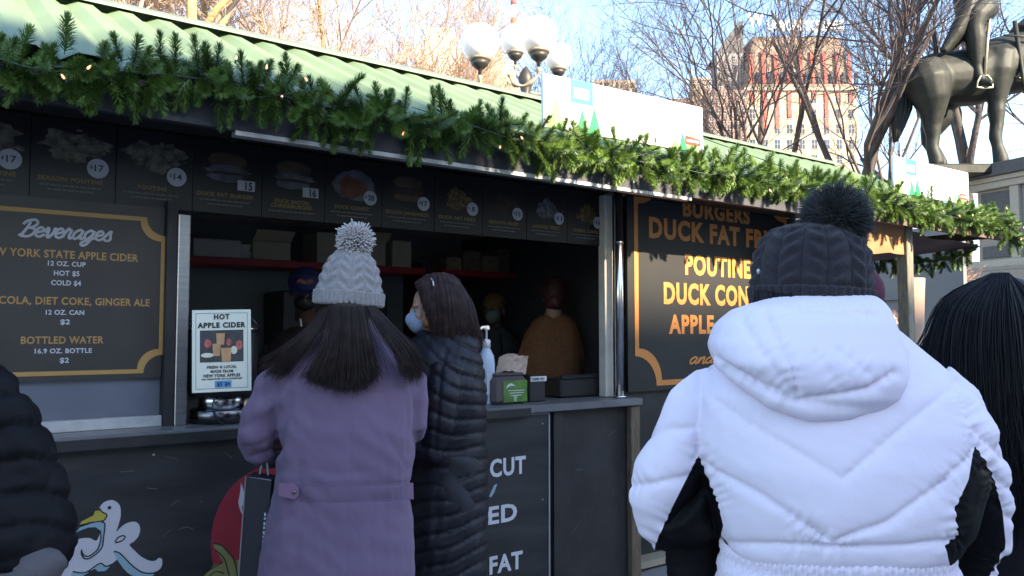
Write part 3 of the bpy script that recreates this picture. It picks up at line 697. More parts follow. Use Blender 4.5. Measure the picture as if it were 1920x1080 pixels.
# =================================================================== GARLANDS
M_need = leaf_mat('fir_needles', (.065,.13,.032), (.19,.31,.055)); M_stem = mat('brown_wire_stem', (.05,.045,.02), .8)
M_wire = mat('dark_green_wire', (.03,.05,.04), .5)
M_bulb = mat('warm_bulb', (.9,.5,.3), .3, emit=((1,.42,.2), .45), var=0)
def sprig_mesh(i):
    rr = random.Random(100+i); mb = MB(); L = rr.uniform(.085,.14); bend = rr.uniform(-.03,.03)
    def ax(u): return Vector((bend*u*u*1.5, bend*.6*u*u, L*u))
    mb.tube([ax(0), ax(.5), ax(1)], [.0022,.0018,.001], 4, 1)
    n = 250
    for k in range(n):
        u = .08+.95*k/n; p = ax(min(u, 1)); a = k*2.399+rr.uniform(-.3,.3); sp = math.radians(rr.uniform(42, 78))*(1-.45*max(0, u-.75)/.25)
        ln = rr.uniform(.036,.050)*(1-.25*max(0, u-.8)/.2); w = .0017
        rad = Vector((math.cos(a), math.sin(a), 0)); d = rad*math.sin(sp)+Vector((0,0,1))*math.cos(sp); sd = Vector((-math.sin(a), math.cos(a), 0))
        up = d.cross(sd)*w*.6; m_ = p+d*ln*.55; tp = p+d*ln+rad*(-.004)
        mb.add([p-sd*w*.6, m_-sd*w+up, m_+sd*w+up, p+sd*w*.6, tp], [(0,1,2,3),(1,4,2)], 0)
    me = mb.mesh('sprig'); me.materials.append(M_need); me.materials.append(M_stem); me.polygons.foreach_set('material_index', mb.m); me.update(); return me
SPR = [sprig_mesh(i) for i in range(8)]
bulb = MB(); bulb.lathe([(.0035,-.012),(.004,0)], 8, mi=1); bulb.lathe([(.003,0),(.0045,.006),(.003,.014),(.0005,.018)], 8, mi=0)
bme = bulb.mesh('light_bulb'); bme.materials.append(M_bulb); bme.materials.append(M_wire); bme.polygons.foreach_set('material_index', bulb.m)
def garland(label, path, n, group='green fir garlands on the stalls', seed=1, nb=30, scale=1.0, rad=.03):
    """path = points in the stall frame (s, t, z)"""
    rr = random.Random(seed); P = crom(path, 8); c0 = P[len(P)//2]
    g = sthing('fir_garland', label, 'garland', c0.x, c0.y, 0, group=group)
    off = Vector((c0.x, c0.y, 0)); cum = [0]
    for a, b in zip(P, P[1:]): cum.append(cum[-1]+(b-a).length)
    def pos(u):
        d = u*cum[-1]; i = max(0, min(len(P)-2, int(np.searchsorted(cum, d))-1)); f = (d-cum[i])/(cum[i+1]-cum[i]); return P[i].lerp(P[i+1], f)-off, (P[i+1]-P[i]).normalized()
    MB().tube([p-off for p in P], .006, 6).build('core_wire', M_wire, g, True)
    for k in range(n):
        u = (k+rr.random())/n; p, T = pos(u)
        a = rr.gauss(0, 1.0)+(PI/2 if rr.random() < .42 else -PI/2) ; A = Vector((0,0,1)); B = T.cross(A).normalized()     # around the path
        d = (A*math.sin(a)+B*math.cos(a))*1.0+T*rr.uniform(-.45,.45); d.normalize()
        o = bpy.data.objects.new('sprig', SPR[rr.randrange(8)]); COL.objects.link(o); o.parent = g
        o.location = p+Vector((0, rr.uniform(-.02,.02), rr.uniform(-rad, rad)))
        q = d.to_track_quat('Z', 'Y'); o.rotation_mode = 'QUATERNION'
        from mathutils import Quaternion
        o.rotation_quaternion = q @ Quaternion((0,0,1), rr.uniform(0, 6.28)); s = rr.uniform(.8, 1.12)*scale; o.scale = (s, s, s)
    wv = []; 
    for k in range(int(cum[-1]*10)):
        p, T = pos(k/(cum[-1]*10)); wv.append(p+Vector((0, -.06+.05*math.sin(k*1.3), .04*math.sin(k*.9+1))))
    if len(wv) > 3: MB().tube(crom(wv, 3), .0018, 5).build('light_cable', M_wire, g, True)
    for k in range(nb):
        p, T = pos(rr.random()); o = bpy.data.objects.new('light_bulb', bme); COL.objects.link(o); o.parent = g
        o.location = p+Vector((0, -rr.uniform(.07,.12), rr.uniform(-.10,.10))); o.rotation_euler = (rr.uniform(-.8,.8), rr.uniform(-.8,.8), 0)
    return g
def gpt(px, py, t=-.41): s, z = wall(px, py, t); return (s, t, z)
gp = [gpt(-260,70), gpt(-80,95), gpt(40,118), gpt(200,134), gpt(330,142), gpt(480,168), gpt(600,198), gpt(760,222), gpt(900,242), gpt(1040,272), gpt(1180,300), gpt(1320,322), gpt(1440,338), gpt(1510,348)]
garland('shaded dark fir garland on the left half of the near stall eave', gp[:8], 250, seed=3, nb=11, scale=.92, rad=.045)
garland('fir garland on the near stall eave under the first white sign', gp[7:], 290, seed=5, nb=6)
gp2 = [gpt(1512,354), gpt(1600,360), gpt(1660,374), gpt(1740,398), gpt(1800,404), gpt(1850,408), gpt(1885,418), gpt(1897,455)]
garland('sunlit bright green garland on the farther stall eave under the second sign', gp2, 290, seed=4, nb=8)
e1 = wall(1885, 470, -.3); e2 = wall(1648, 462, .9)
garland('garland hanging in shade under the brown canvas of the farther stall', [(S2B-.12,-.15,2.16),(S2B-.1,.1,2.10),(S2B-.1,.5,2.10),(S2B-.1,.9,2.16),(S2B-.1,1.4,2.10)], 120, seed=6, nb=4, scale=.9)
# =================================================================== STREET LAMPS
M_globe = mat('opal_glass', (.95,.90,.84), .3, var=0); M_iron = mat('pale_bronze_iron', (.33,.27,.19), .5, .4, .2, 20); M_dkiron = mat('dark_iron', (.05,.045,.04), .5, .4)
def lamp(label, gl, pole, arms_z):
    b = at(pole[0], 400, pole[1]); t = thing('street_lamp', label, 'street lamp', (b.x, b.y, 0), group='globe street lamps behind the stall')
    top = gl[0][4]
    for (px, py, Y, r, _) in gl:
        c = at(px, py, Y)-Vector((b.x, b.y, 0)); R_ = r*Y/FPX
        q = MB().ell(c, (R_, R_, R_), 32, 20).build('globe', M_globe, t, True)
        zb = c.z-R_*.86
        MB().lathe([(.52*R_, .05*R_), (.60*R_, .02*R_), (.58*R_, -.06*R_), (.5*R_,-.12*R_)], 28, (c.x, c.y, zb)).build('collar', M_iron, q, True)
        MB().lathe([(.5*R_, -.13*R_), (.42*R_, -.34*R_), (.2*R_, -.52*R_), (.1*R_,-.6*R_), (.08*R_,-.9*R_)], 24, (c.x, c.y, zb)).build('gallery', M_dkiron, q, True)
        e = Vector((c.x, c.y, zb-.85*R_)); m_ = Vector((c.x*.55, c.y*.55, e.z-.20)); f = Vector((0, 0, e.z-.08))
        MB().tube(crom([e, Vector((c.x*.95, c.y*.95, e.z-.10)), m_, Vector((c.x*.15,c.y*.15,e.z-.18)), f], 5), [.022+.01*math.sin(i) for i in range(21)], 8).build('arm', M_iron, t, True)
    z = top; MB().lathe([(.16,0),(.15,.3),(.09,.4),(.07,1.0),(.06,z-.5),(.09,z-.45),(.06,z-.35),(.10,z-.2),(.115,z-.12),(.08,z-.02),(.03,z+.05),(.0,z+.08)], 20).build('pole', M_dkiron, t, True)
lamp('nearer lamp post with two large white globes above the roof ridge', [(900,80,8.6,37,3.95),(1010,66,8.6,36.5,3.95)], (955, 8.6), 0)
lamp('farther lamp post with two smaller globes, one overlapping the large right globe', [(966,75,11.8,28.5,5.35),(1047,107,11.8,27,5.35)], (986, 11.8), 0)
# =================================================================== EQUESTRIAN STATUE
M_brz = mat('dark_green_bronze', (.016,.019,.017), .6, .3, .35, 3, bump=.25, bs=12, col2=(.034,.038,.032))
M_brl = mat('lighter_bronze', (.11,.105,.07), .4, .5, .3, 6)  # lighter bronze tone for strap and rein
SY = 17.0; K = SY/FPX
def hp(px, py, dy=0):
    p = at(px, py, SY); return Vector((p.x, SY+dy, p.z))
hb = hp(1800, 300); HBZ = hp(1800, 316).z
HS = 1.13
st = thing('equestrian_statue', 'dark bronze statue of a horse seen from behind with a booted rider', 'statue', (hb.x, SY, HBZ))
off = Vector((hb.x, SY, HBZ))
def T_(mb, L, n=14, fl=1.0):
    mb.tube([hp(a, b, d)-off for a, b, d, r in L], [r*K for *_, r in L], n, flat=1); return mb
mb = MB()
T_(mb, [(1702,140,0,20),(1716,144,0,38),(1738,150,0,50),(1775,150,0,52),(1820,145,0,55),(1865,128,0,56),(1905,118,0,58),(1940,104,0,50),(1960,88,0,34)], 20)
T_(mb, [(1716,132,-.25,36),(1722,164,-.34,43),(1730,196,-.36,33),(1733,221,-.32,22),(1734,243,-.3,16),(1736,266,-.3,12),(1734,282,-.3,11.5),(1740,304,-.32,13),(1741,316,-.32,14)])
T_(mb, [(1745,150,.25,32),(1772,188,.3,38),(1770,218,.3,29),(1758,242,.3,19),(1754,260,.3,13),(1766,278,.3,12),(1776,300,.28,13),(1778,316,.28,13)])
T_(mb, [(1858,112,-.3,32),(1850,148,-.36,31),(1850,178,-.36,22),(1850,203,-.36,15),(1849,217,-.36,15.5),(1850,240,-.36,12),(1847,265,-.36,11.5),(1851,280,-.36,10),(1856,304,-.38,13.5),(1857,316,-.38,14)])
T_(mb, [(1930,130,.25,30),(1965,160,.3,20),(1985,175,.3,13),(1978,200,.3,10),(1962,222,.3,9),(1955,235,.3,11)])
T_(mb, [(1925,80,0,40),(1965,40,0,34),(1995,-5,0,26),(2010,-30,0,22),(2040,-20,0,20),(2068,5,0,13),(2080,18,0,11)], 18)
for e in (-.09, .09): mb.tube([hp(2003,-45,e)-off, hp(2006,-66,e)-off], [.07,.01], 8)
V, N, F = solid(mb, .035, 5)
hs = arr_obj('horse', V, F, M_brz, st)
q = MB()
rr = random.Random(5)
for i in range(22):                                        # tail of hanging locks
    a = rr.uniform(-1, 1); dy = rr.uniform(-.12, .12)
    T_(q, [(1706+a*2,112,dy*.3,3),(1697+a*8,135,dy,5.5),(1692+a*13,170,dy,6.5),(1691+a*13,205,dy,6),(1685+a*7,238,dy,3.5),(1679+a*2,266,dy*.5,1.2)], 6)
q.build('tail', M_brz, st, True)
mb = MB()                                                   # rider
T_(mb, [(1830,40,-.1,30),(1822,20,-.1,34),(1820,-30,-.05,36),(1822,-80,0,40),(1824,-110,0,38),(1824,-125,0,16),(1824,-140,0,13)], 16)
T_(mb, [(1828,28,-.35,26),(1812,38,-.52,25),(1797,52,-.60,22),(1795,72,-.60,18),(1798,92,-.60,18),(1800,115,-.58,14.5),(1803,140,-.56,9),(1806,156,-.56,9.5),(1812,170,-.62,8),(1822,176,-.75,6)], 12)
T_(mb, [(1800,-95,-.3,14),(1795,-55,-.45,12),(1830,-30,-.5,10),(1865,-35,-.4,8)], 10)
T_(mb, [(1846,-95,.3,14),(1865,-120,.4,12),(1890,-150,.5,10),(1900,-165,.5,8)], 10)
mb.ell(hp(1824,-160)-off, (.15,.17,.2), 16, 10)
V, N, F = solid(mb, .025, 4); arr_obj('rider', V, F, M_brz, st)
q = MB()
def plate(L, y0, y1, m=M_brz, name='coat_tail'):
    pts = [(hp(a, b).x-off.x, hp(a, b).z-off.z) for a, b in L]; return MB().prism(pts, y0, y1).build(name, m, st)
V_ = []
q = MB()
for i in range(7):                                          # coat tail hanging over the croup as folds
    a = i/6; T_(q, [(1800+a*14,-5,-.50+.05*a,15),(1784+a*14,42,-.60+.1*a,15),(1764+a*16,80,-.58+.12*a,13),(1742+a*20,114-a*10,-.55+.2*a,7)], 8)
V, N, F = solid(q, .03, 3); arr_obj('coat_tail', V, F, M_brz, st)
q = MB(); T_(q, [(1735,128,-.47,4),(1760,138,-.50,4),(1790,130,-.52,4),(1802,118,-.52,4)], 8); T_(q, [(1740,60,-.2,4),(1735,100,-.42,4),(1735,130,-.47,4)], 8)
q.build('saddle_cloth_edge', M_brz, st, True)
q = MB(); T_(q, [(1828,40,-.56,3),(1820,100,-.6,3),(1813,158,-.66,3)], 6)
T_(q, [(1806,160,-.66,1.8),(1800,170,-.66,1.8),(1798,181,-.66,2),(1812,183,-.66,2),(1827,181,-.66,2),(1826,170,-.66,1.8),(1818,160,-.66,1.8),(1806,160,-.66,1.8)], 6)
q.build('stirrup', mat('bright_worn_bronze', (.35,.34,.26), .4, .4), st, True)
T_(MB(), [(1860,150,-.5,2.5),(1885,162,-.52,2.5),(1915,160,-.5,2.5)], 6).build('breast_strap', M_brl, st, True); T_(MB(), [(1850,85,-.6,2),(1890,90,-.66,2),(1915,112,-.66,2)], 6).build('rein', M_brl, st, True)
q = MB(); T_(q, [(1870,60,-.6,4),(1885,170,-.62,3.5),(1895,214,-.62,4.5),(1896,220,-.62,5.5)], 8); q.build('scabbard', M_brz, st, True)
q = MB().box(-.95, 3.6, -.55, .9, -.22, 0, 0, .03); q.build('bronze_base', M_brz, st)
# ------------------------------------------------------------------ stone pedestal
M_st = mat('pinkish_granite', (.26,.235,.20), .8, var=.1, vs=20, bump=.2, bs=60); M_stl = mat('pale_moulding', (.36,.33,.28), .75, var=.08, vs=20); M_std = mat('dark_pedestal_grey', (.09,.09,.095), .8, var=.12)
pA = at(1812, 316, 17.0); pz = pA.z
pd = thing('stone_pedestal', 'pale granite pedestal with layered cornice and pilasters under the bronze horse', 'pedestal', (pA.x, pA.y, 0), math.atan2(-.93, .36))
def pbx(name, x0, x1, y0, y1, z0, z1, m): return MB().box(x0, x1, y0, y1, z0, z1, 0, .01).build(name, m, pd)
# local x runs along the visible side towards the camera, local y away to the right
LN = 4.2; WD = 4.4
hx = lambda px, py: at(px, py, 16.5).z
z1 = hx(1860, 338); z2 = hx(1860, 350)
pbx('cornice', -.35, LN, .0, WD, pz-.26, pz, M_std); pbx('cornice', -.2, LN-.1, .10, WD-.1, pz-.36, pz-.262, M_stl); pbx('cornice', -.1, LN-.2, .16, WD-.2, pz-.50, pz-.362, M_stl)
zb = hx(1860, 486)
pbx('shaft', 0, LN-.3, .30, WD-.3, zb, pz-.502, M_st)
pbx('recess_shade', .10, .75, .27, .298, pz-1.0, pz-.56, M_std); pbx('recess_shade', .10, .75, .27, .298, zb+.05, zb+.3, M_std)  # dark panels on the shaft, the hollows' shade put into their colour
pbx('pilaster', .8, 1.0, .20, .298, zb, pz-.503, M_stl); pbx('pilaster', 3.3, 3.5, .20, .298, zb, pz-.503, M_stl)
pbx('base_moulding', -.12, LN-.18, .14, WD-.2, zb-.16, zb-.002, M_stl); pbx('base_moulding', -.2, LN-.1, .06, WD-.1, zb-.24, zb-.162, M_st)
pbx('base_course', -.25, LN, .0, WD, 0, zb-.242, M_st)
for o in list(bpy.data.objects):
    pass
# =================================================================== FAR BUILDINGS
def fbuild(name, label, cat, px0, px1, pyt, Y, mw, rows=0, cols=0, rot=0, mwin=None, depth=None, top=None, wfrac=.45, style=0):
    a = at(px0, pyt, Y); b = at(px1, pyt, Y); w = b.x-a.x; h = (a.z+b.z)/2; dp = depth or w*.8
    t = thing(name, label, cat, ((a.x+b.x)/2, Y, 0), rot)
    MB().box(-w/2, w/2, 0, dp, 0, h).build('wall', mw, t)
    if rows:
        pitch = w/cols; fh = pitch*1.25 if not style else style
        k = 0
        for r in range(rows):
            z = h-fh*(r+1)
            if z < 3: break
            for c in range(cols):
                if k >= 290: break
                x = -w/2+pitch*(c+.5); k += 1
                f = WIN_(pitch*wfrac, fh*.6, mwin or M_win, t); f.location = (x, -.02, z)
        # same windows on the left flank
        n2 = max(2, int(dp/pitch))
        for r in range(min(rows, 12)):
            z = h-fh*(r+1)
            for c in range(n2):
                if k >= 299 or z < 3: break
                k += 1; f = WIN_(pitch*wfrac, fh*.6, mwin or M_win, t); f.rotation_euler.z = -PI/2; f.location = (-w/2-.02, dp*(c+.5)/n2, z)
    return t, w, h, dp
M_win = mat('dark_window_glass', (.03,.04,.06), .2, var=.2); M_frm = mat('stone_trim', (.30,.27,.22), .8)
WC = {}
def WIN_(w, h, m, par):
    key = (round(w, 3), round(h, 3), m.name)
    if key not in WC:
        q = MB(); q.box(-w/2, w/2, -.02, .2, 0, h, 0); q.box(-w/2-.12, w/2+.12, -.14, .0, -.22, -.02, 1); q.box(-.05, .05, -.08, -.021, 0, h, 1); q.box(-w/2, w/2, -.08, -.0215, h*.5, h*.5+.1, 1)
        me = q.mesh('window'); me.materials.append(m); me.materials.append(M_frm); me.polygons.foreach_set('material_index', q.m); WC[key] = me
    o = bpy.data.objects.new('window', WC[key]); COL.objects.link(o); o.parent = par; return o
M_lime = mat('warm_limestone', (.34,.28,.20), .85, var=.12, vs=.3, bump=.2, bs=2); M_bri = mat('brown_brick', (.20,.13,.11), .9, var=.15, vs=.5); M_cream = mat('cream_masonry', (.85,.80,.70), .85, var=.08, vs=.5)
M_slate = mat('dark_slate_roof', (.07,.065,.07), .7, var=.2, vs=.5)
TY = 210.0
tw, w, h, dp = fbuild('tower_block', 'tall pale hotel tower with red banners and white rooftop letters', 'tower', 1398, 1606, 165, TY, M_lime, 14, 9, wfrac=.42)
# mansard storeys above, tapering, with red banners
zt = at(1500, 62, TY).z; zb_ = h
q = MB(); q.loft([(0, dp/2, zb_, w/2+.4, dp/2+.4), (0, dp/2, zb_+1, w/2+.4, dp/2+.4), (0, dp/2, zb_+1.01, w/2-.2, dp/2-.2), (0, dp/2, lerp(zb_, zt, .75), w/2-1.6, dp/2-1.6), (0, dp/2, zt, w/2-2.8, dp/2-2.8)], 32, ex=14)
q.build('mansard_roof', mat('mottled_mansard', (.22,.16,.12), .8, var=.3, vs=.6), tw)
M_rb = mat('red_banner', (.42,.065,.045), .7, var=.25, vs=.8)
rr = random.Random(2)
for i in range(9):
    x = -w/2+w*(i+.5)/9
    zl = zb_-rr.choice([2, 6, 9, 1]); zh = lerp(zb_, zt, .62+.1*rr.random())
    MB().box(x-.45, x+.45, -.30, -.20, zl-2, zb_-.9).build('red_banner', M_rb, tw)
    MB().add([(x-.4,-.55,zb_+1.1),(x+.4,-.55,zb_+1.1),(x+.4,.85,zh),(x-.4,.85,zh),(x-.4,-.3,zb_+1.1),(x+.4,-.3,zb_+1.1),(x+.4,1.15,zh),(x-.4,1.15,zh)], [(0,1,2,3),(7,6,5,4),(0,3,7,4),(1,5,6,2),(3,2,6,7),(0,4,5,1)]).build('red_banner', M_rb, tw)
    MB().box(x+1.1, x+2.0, -.45, .2, zb_+1.2, zb_+4.2).build('dormer', M_win, tw)
MB().box(-w/2-.5, w/2+.5, -.6, -.01, zb_-.8, zb_-.02).build('cornice', M_frm, tw)
lz = at(1500, 54, TY).z; ls = (at(1585,40,TY).x-at(1400,40,TY).x); cx = (at(1440,40,TY).x+at(1585,40,TY).x)/2-tw.location.x; ww = (at(1585,40,TY).x-at(1440,40,TY).x)
M_let = mat('white_sign_letters', (.85,.85,.82), .6, var=0)
def big(body, x, w_, z, cap):
    V, F, wd = text_raw(body, .03, 0); Q = np.empty_like(V); Q[:,0] = x+(V[:,0]/wd-.5)*w_; Q[:,2] = z+V[:,1]*cap/CAP; Q[:,1] = -.2-np.where(V[:,2] > 0, .5, 0)+1.5
    return arr_obj('lettering', Q, F, M_let, tw, None, ) if False else arr_obj('lettering', Q, F, M_let, tw, False)
big('UNION SQUARE', cx, ww, lz, 2.7); big('W', at(1419,40,TY).x-tw.location.x, at(1434,40,TY).x-at(1404,40,TY).x, at(1419,46,TY).z, 3.2)
q = MB()
for i in range(14): q.box(-w/2+3+i*(w-5)/14, -w/2+3.15+i*(w-5)/14, .9, 1.05, zt-2, lz+.2)
q.build('sign_scaffold', M_slate, tw)
# side wing with steep dark roof; shade put into its grey stone colour
a0 = at(1345, 200, 213)
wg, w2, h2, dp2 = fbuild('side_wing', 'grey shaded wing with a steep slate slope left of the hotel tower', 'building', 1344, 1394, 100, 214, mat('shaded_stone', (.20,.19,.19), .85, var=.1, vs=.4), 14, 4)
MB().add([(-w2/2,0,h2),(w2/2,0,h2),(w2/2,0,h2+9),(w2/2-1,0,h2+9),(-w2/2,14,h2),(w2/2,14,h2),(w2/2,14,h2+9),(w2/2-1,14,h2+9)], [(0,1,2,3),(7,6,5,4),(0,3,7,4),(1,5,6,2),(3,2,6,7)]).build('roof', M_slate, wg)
fbuild('brick_building', 'narrow tan block with a flat roof left of the hotel wing', 'building', 1298, 1332, 146, 150, mat('tan_block_wall', (.36,.25,.18), .9, var=.1, vs=.5), 8, 4)  # the block's own tan wall colour
fbuild('brick_building', 'wide brown block in front of the hotel wing and tower foot', 'building', 1328, 1400, 168, 140, M_bri, 8, 6)
fbuild('brick_building', 'low brownish block behind the first name sign', 'building', 1255, 1300, 185, 160, M_bri, 4, 4)
fbuild('stone_building', 'low pale stone block with flat roof showing just above the sign', 'building', 1112, 1192, 150, 170, mat('pinkish_stone', (.42,.33,.26), .9, var=.1), 3, 8)
fbuild('stone_building', 'pale bright tower behind the orange twigs left of the globes', 'building', 797, 852, 52, 150, M_cream, 0, 5)
fbuild('stone_building', 'lower step of the pale block behind the orange twigs', 'building', 780, 862, 88, 147, M_cream, 0, 6)
pv = at(925, 100, 30); t = thing('pavilion', 'beige stone pavilion corner between the lamp globes', 'building', (pv.x, 30, 0))
MB().lathe([(.95,0),(.95,pv.z-1.6),(1.05,pv.z-1.5),(.8,pv.z-1.0),(.45,pv.z-.2),(.35,pv.z),(0,pv.z+.1)], 20).build('tower', mat('beige_pavilion', (.42,.33,.24), .85, var=.05), t, True)
fa = at(963, 30, 60); t = thing('flagpole', 'thin red and white mast rising between the lamp globes', 'mast', (fa.x, 60, 0))
MB().tube([(0,0,0),(0,0,fa.z+8)], [.25,.12], 8).build('pole', M_let, t, True)
for z in (fa.z-.6, fa.z+.9, fa.z+2.6): MB().tube([(0,0,z),(0,0,z+.45)], .24, 8).build('red_band', mat('mast_red', (.6,.1,.08), .6), t, True)
# unseen blocks added behind the viewer; heights set to cast the aisle shade
fr = D0
def bstall(name, label, s0, s1, t0, h, dp, m):
    t = sthing(name, label, 'building', (s0+s1)/2, t0, 0); w = s1-s0
    MB().box(-w/2, w/2, -dp, 0, 0, h).build('wall', m, t)
    MB().box(-w/2-.3, w/2+.3, .001, .5, h-1.2, h-.2).build('cornice', M_frm, t)
    k = 0
    for r in range(int(h/4)):
        for c in range(int(w/5)):
            if k < 290:
                k += 1; f = WIN_(1.6, 2.4, M_win, t); f.rotation_euler.z = PI; f.location = (-w/2+5*c+2.5, .02, 4*r+1.2)
    return t
TB = -45.0; SL = math.tan(SUN_EL)/math.cos(SUN_REL); SH = math.tan(SUN_REL)*45
bstall('shade_building', 'long unseen stone block added behind the viewer to shade the aisle', 1.85+SH, 75, TB, 1.68+45*SL, 14, M_lime)
bstall('shade_building', 'slightly taller unseen stone block added behind the viewer to shade the left eave', -60, 1.8+SH, TB, 2.62+45*SL, 14, M_cream)
# =================================================================== TREES
M_bk = mat('shaded_hazy_bark', (.085,.070,.062), .9, var=.3, vs=3, bump=.5, bs=12); M_tw = mat('shaded_twigs', (.085,.064,.062), .9, var=.2)  # shade and haze of the right-hand trees put into bark and twig colour
M_bko = mat('yellow_green_bark', (.30,.22,.10), .9, var=.3, vs=3, bump=.5, bs=12); M_two = mat('sunlit_russet_twigs', (.44,.31,.21), .9, var=.25, vs=2)  # sunlit tone of the left trees put into the twig colour
def tree(label, px, Y, H, seed, spread=1.0, mats=(M_bk, M_tw), trunk_r=.16, dens=1.0, fork=.28, group=None, tilt=0, lv=5, thin=1.0, rise=.35):
    rr = random.Random(seed); b = at(px, 400, Y); t = thing('bare_tree', label, 'tree', (b.x, Y, 0), group=group)
    T1 = MB(); T2 = MB(); cnt = [0]
    def twig(p, d, L, r):
        v = []; sd = d.orthogonal().normalized()*r; s2 = d.cross(sd).normalized()*r
        m_ = p+d*L*.5+Vector((rr.gauss(0,.06), rr.gauss(0,.06), rr.gauss(0,.06)))*L; e = p+d*L+Vector((0,0,.12*L))
        for c, k in ((p, 1), (m_, .7)): v += [c+sd*k, c-sd*.5*k+s2*.87*k, c-sd*.5*k-s2*.87*k]
        v.append(e); T2.add(v, [(0,1,4,3),(1,2,5,4),(2,0,3,5),(3,4,6),(4,5,6),(5,3,6)]); return m_, e
    def grow(p, d, L, r, l):
        k = 5 if l < 3 else 3; pts = [p]; rs = [r]; dd = d.copy()
        for i in range(k):
            dd = (dd+Vector((rr.gauss(0,.13), rr.gauss(0,.13), rr.gauss(0,.10)+(.05 if l else 0)*rise*2))).normalized(); pts.append(pts[-1]+dd*L/k); rs.append(r*(1-.5*(i+1)/k))
        (T1 if l < 2 else T2).tube(pts, rs, 7 if l < 2 else (5 if l == 2 else 4), cap=False)
        nch = {0: rr.randint(4, 5), 1: rr.randint(5, 6), 2: rr.randint(5, 7), 3: rr.randint(5, 7), 4: 5}[l]
        nch = max(2, int(round(nch*dens)))
        for c in range(nch):
            u = (fork if l == 0 else .22)+(1-(fork if l == 0 else .22))*(c+rr.random())/nch
            u = min(u, .99); i = int(u*k); f = u*k-i; q = pts[i].lerp(pts[i+1], f); rad = lerp(rs[i], rs[i+1], f)
            ax = (pts[i+1]-pts[i]).normalized(); a = rr.uniform(0, 2*PI); o1 = ax.orthogonal().normalized(); o2 = ax.cross(o1)
            sp = rr.uniform(.45, .95)*spread; nd = (ax*math.cos(sp)+(o1*math.cos(a)+o2*math.sin(a))*math.sin(sp)+Vector((0,0,rise*.5))).normalized()
            nl = L*rr.uniform(.5, .72)*(1.05 if l else .95)
            if l+1 >= lv-0: twig(q, nd, nl, max(.004*thin, rad*.45))
            elif l+1 == lv-1: 
                m_, e = twig(q, nd, nl, max(.006*thin, rad*.5))
                for _ in range(max(2, int(5*dens))):
                    b_ = q.lerp(m_, rr.random()) if rr.random() < .5 else m_.lerp(e, rr.random()); n3 = (nd+Vector((rr.gauss(0,.5), rr.gauss(0,.5), rr.gauss(0,.4)+.15))).normalized()
                    m2, e2 = twig(b_, n3, nl*rr.uniform(.35,.65), .004*thin)
                    if dens > .8: twig(m2, (n3+Vector((rr.gauss(0,.6), rr.gauss(0,.6), rr.gauss(0,.5)))).normalized(), nl*.25, .003*thin)
            else: grow(q, nd, nl, rad*.72, l+1)
    grow(Vector((0,0,0)), Vector((tilt,0,1)).normalized(), H, trunk_r, 0)
    T1.build('trunk', mats[0], t, True); T2.build('crown', mats[1], t)
    return t
O = (M_bko, M_two)
G1 = 'russet bare trees behind the near roof'
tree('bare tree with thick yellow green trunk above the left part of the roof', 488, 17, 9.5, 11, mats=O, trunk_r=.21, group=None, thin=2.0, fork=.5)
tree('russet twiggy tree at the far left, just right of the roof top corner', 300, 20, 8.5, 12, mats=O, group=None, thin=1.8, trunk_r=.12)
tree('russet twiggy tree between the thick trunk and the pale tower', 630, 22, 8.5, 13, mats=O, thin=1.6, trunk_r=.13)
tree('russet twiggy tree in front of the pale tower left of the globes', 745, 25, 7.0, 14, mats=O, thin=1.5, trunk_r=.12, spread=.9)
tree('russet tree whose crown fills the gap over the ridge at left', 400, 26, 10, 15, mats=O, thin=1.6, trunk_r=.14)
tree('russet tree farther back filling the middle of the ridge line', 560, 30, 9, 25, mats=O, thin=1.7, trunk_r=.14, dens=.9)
tree('slender dark tree behind the first sign, left one of two', 1130, 30, 6.9, 16, thin=1.1, trunk_r=.12, dens=.92)
tree('dark spreading tree above the first sign centre', 1228, 27, 7.0, 17, thin=1.1, trunk_r=.13)
tree('dark tree with a forked trunk in front of the hotel tower left edge', 1395, 25, 8.4, 18, thin=1.0, trunk_r=.12, dens=.86)
tree('dark forked tree rising before the middle of the hotel tower', 1475, 22, 8.0, 19, thin=.95, trunk_r=.12, dens=.86)
tree('thick trunked dark tree before the right half of the hotel tower', 1572, 19, 8.0, 20, thin=.95, trunk_r=.17, dens=.88, fork=.4)
tree('leaning dark tree directly left of the bronze horse tail', 1640, 24, 8.5, 21, thin=1.0, trunk_r=.11, tilt=.1, fork=.42, dens=.9)
tree('thick dark tree behind the bronze horse', 1790, 26, 9.0, 22, thin=1.1, trunk_r=.26, dens=.92, fork=.4)
tree('dark tree at the right edge behind the bronze horse chest', 1905, 28, 9.0, 23, thin=1.1, trunk_r=.16, dens=.88)
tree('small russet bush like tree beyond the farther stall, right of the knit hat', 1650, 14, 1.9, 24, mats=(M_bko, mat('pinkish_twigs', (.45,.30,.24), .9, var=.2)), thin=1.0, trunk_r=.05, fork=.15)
_b = M_globe.node_tree.nodes['Principled BSDF']; _b.inputs['Subsurface Weight'].default_value = .6; _b.inputs['Subsurface Radius'].default_value = (.3,.25,.2); _b.inputs['Subsurface Scale'].default_value = .5
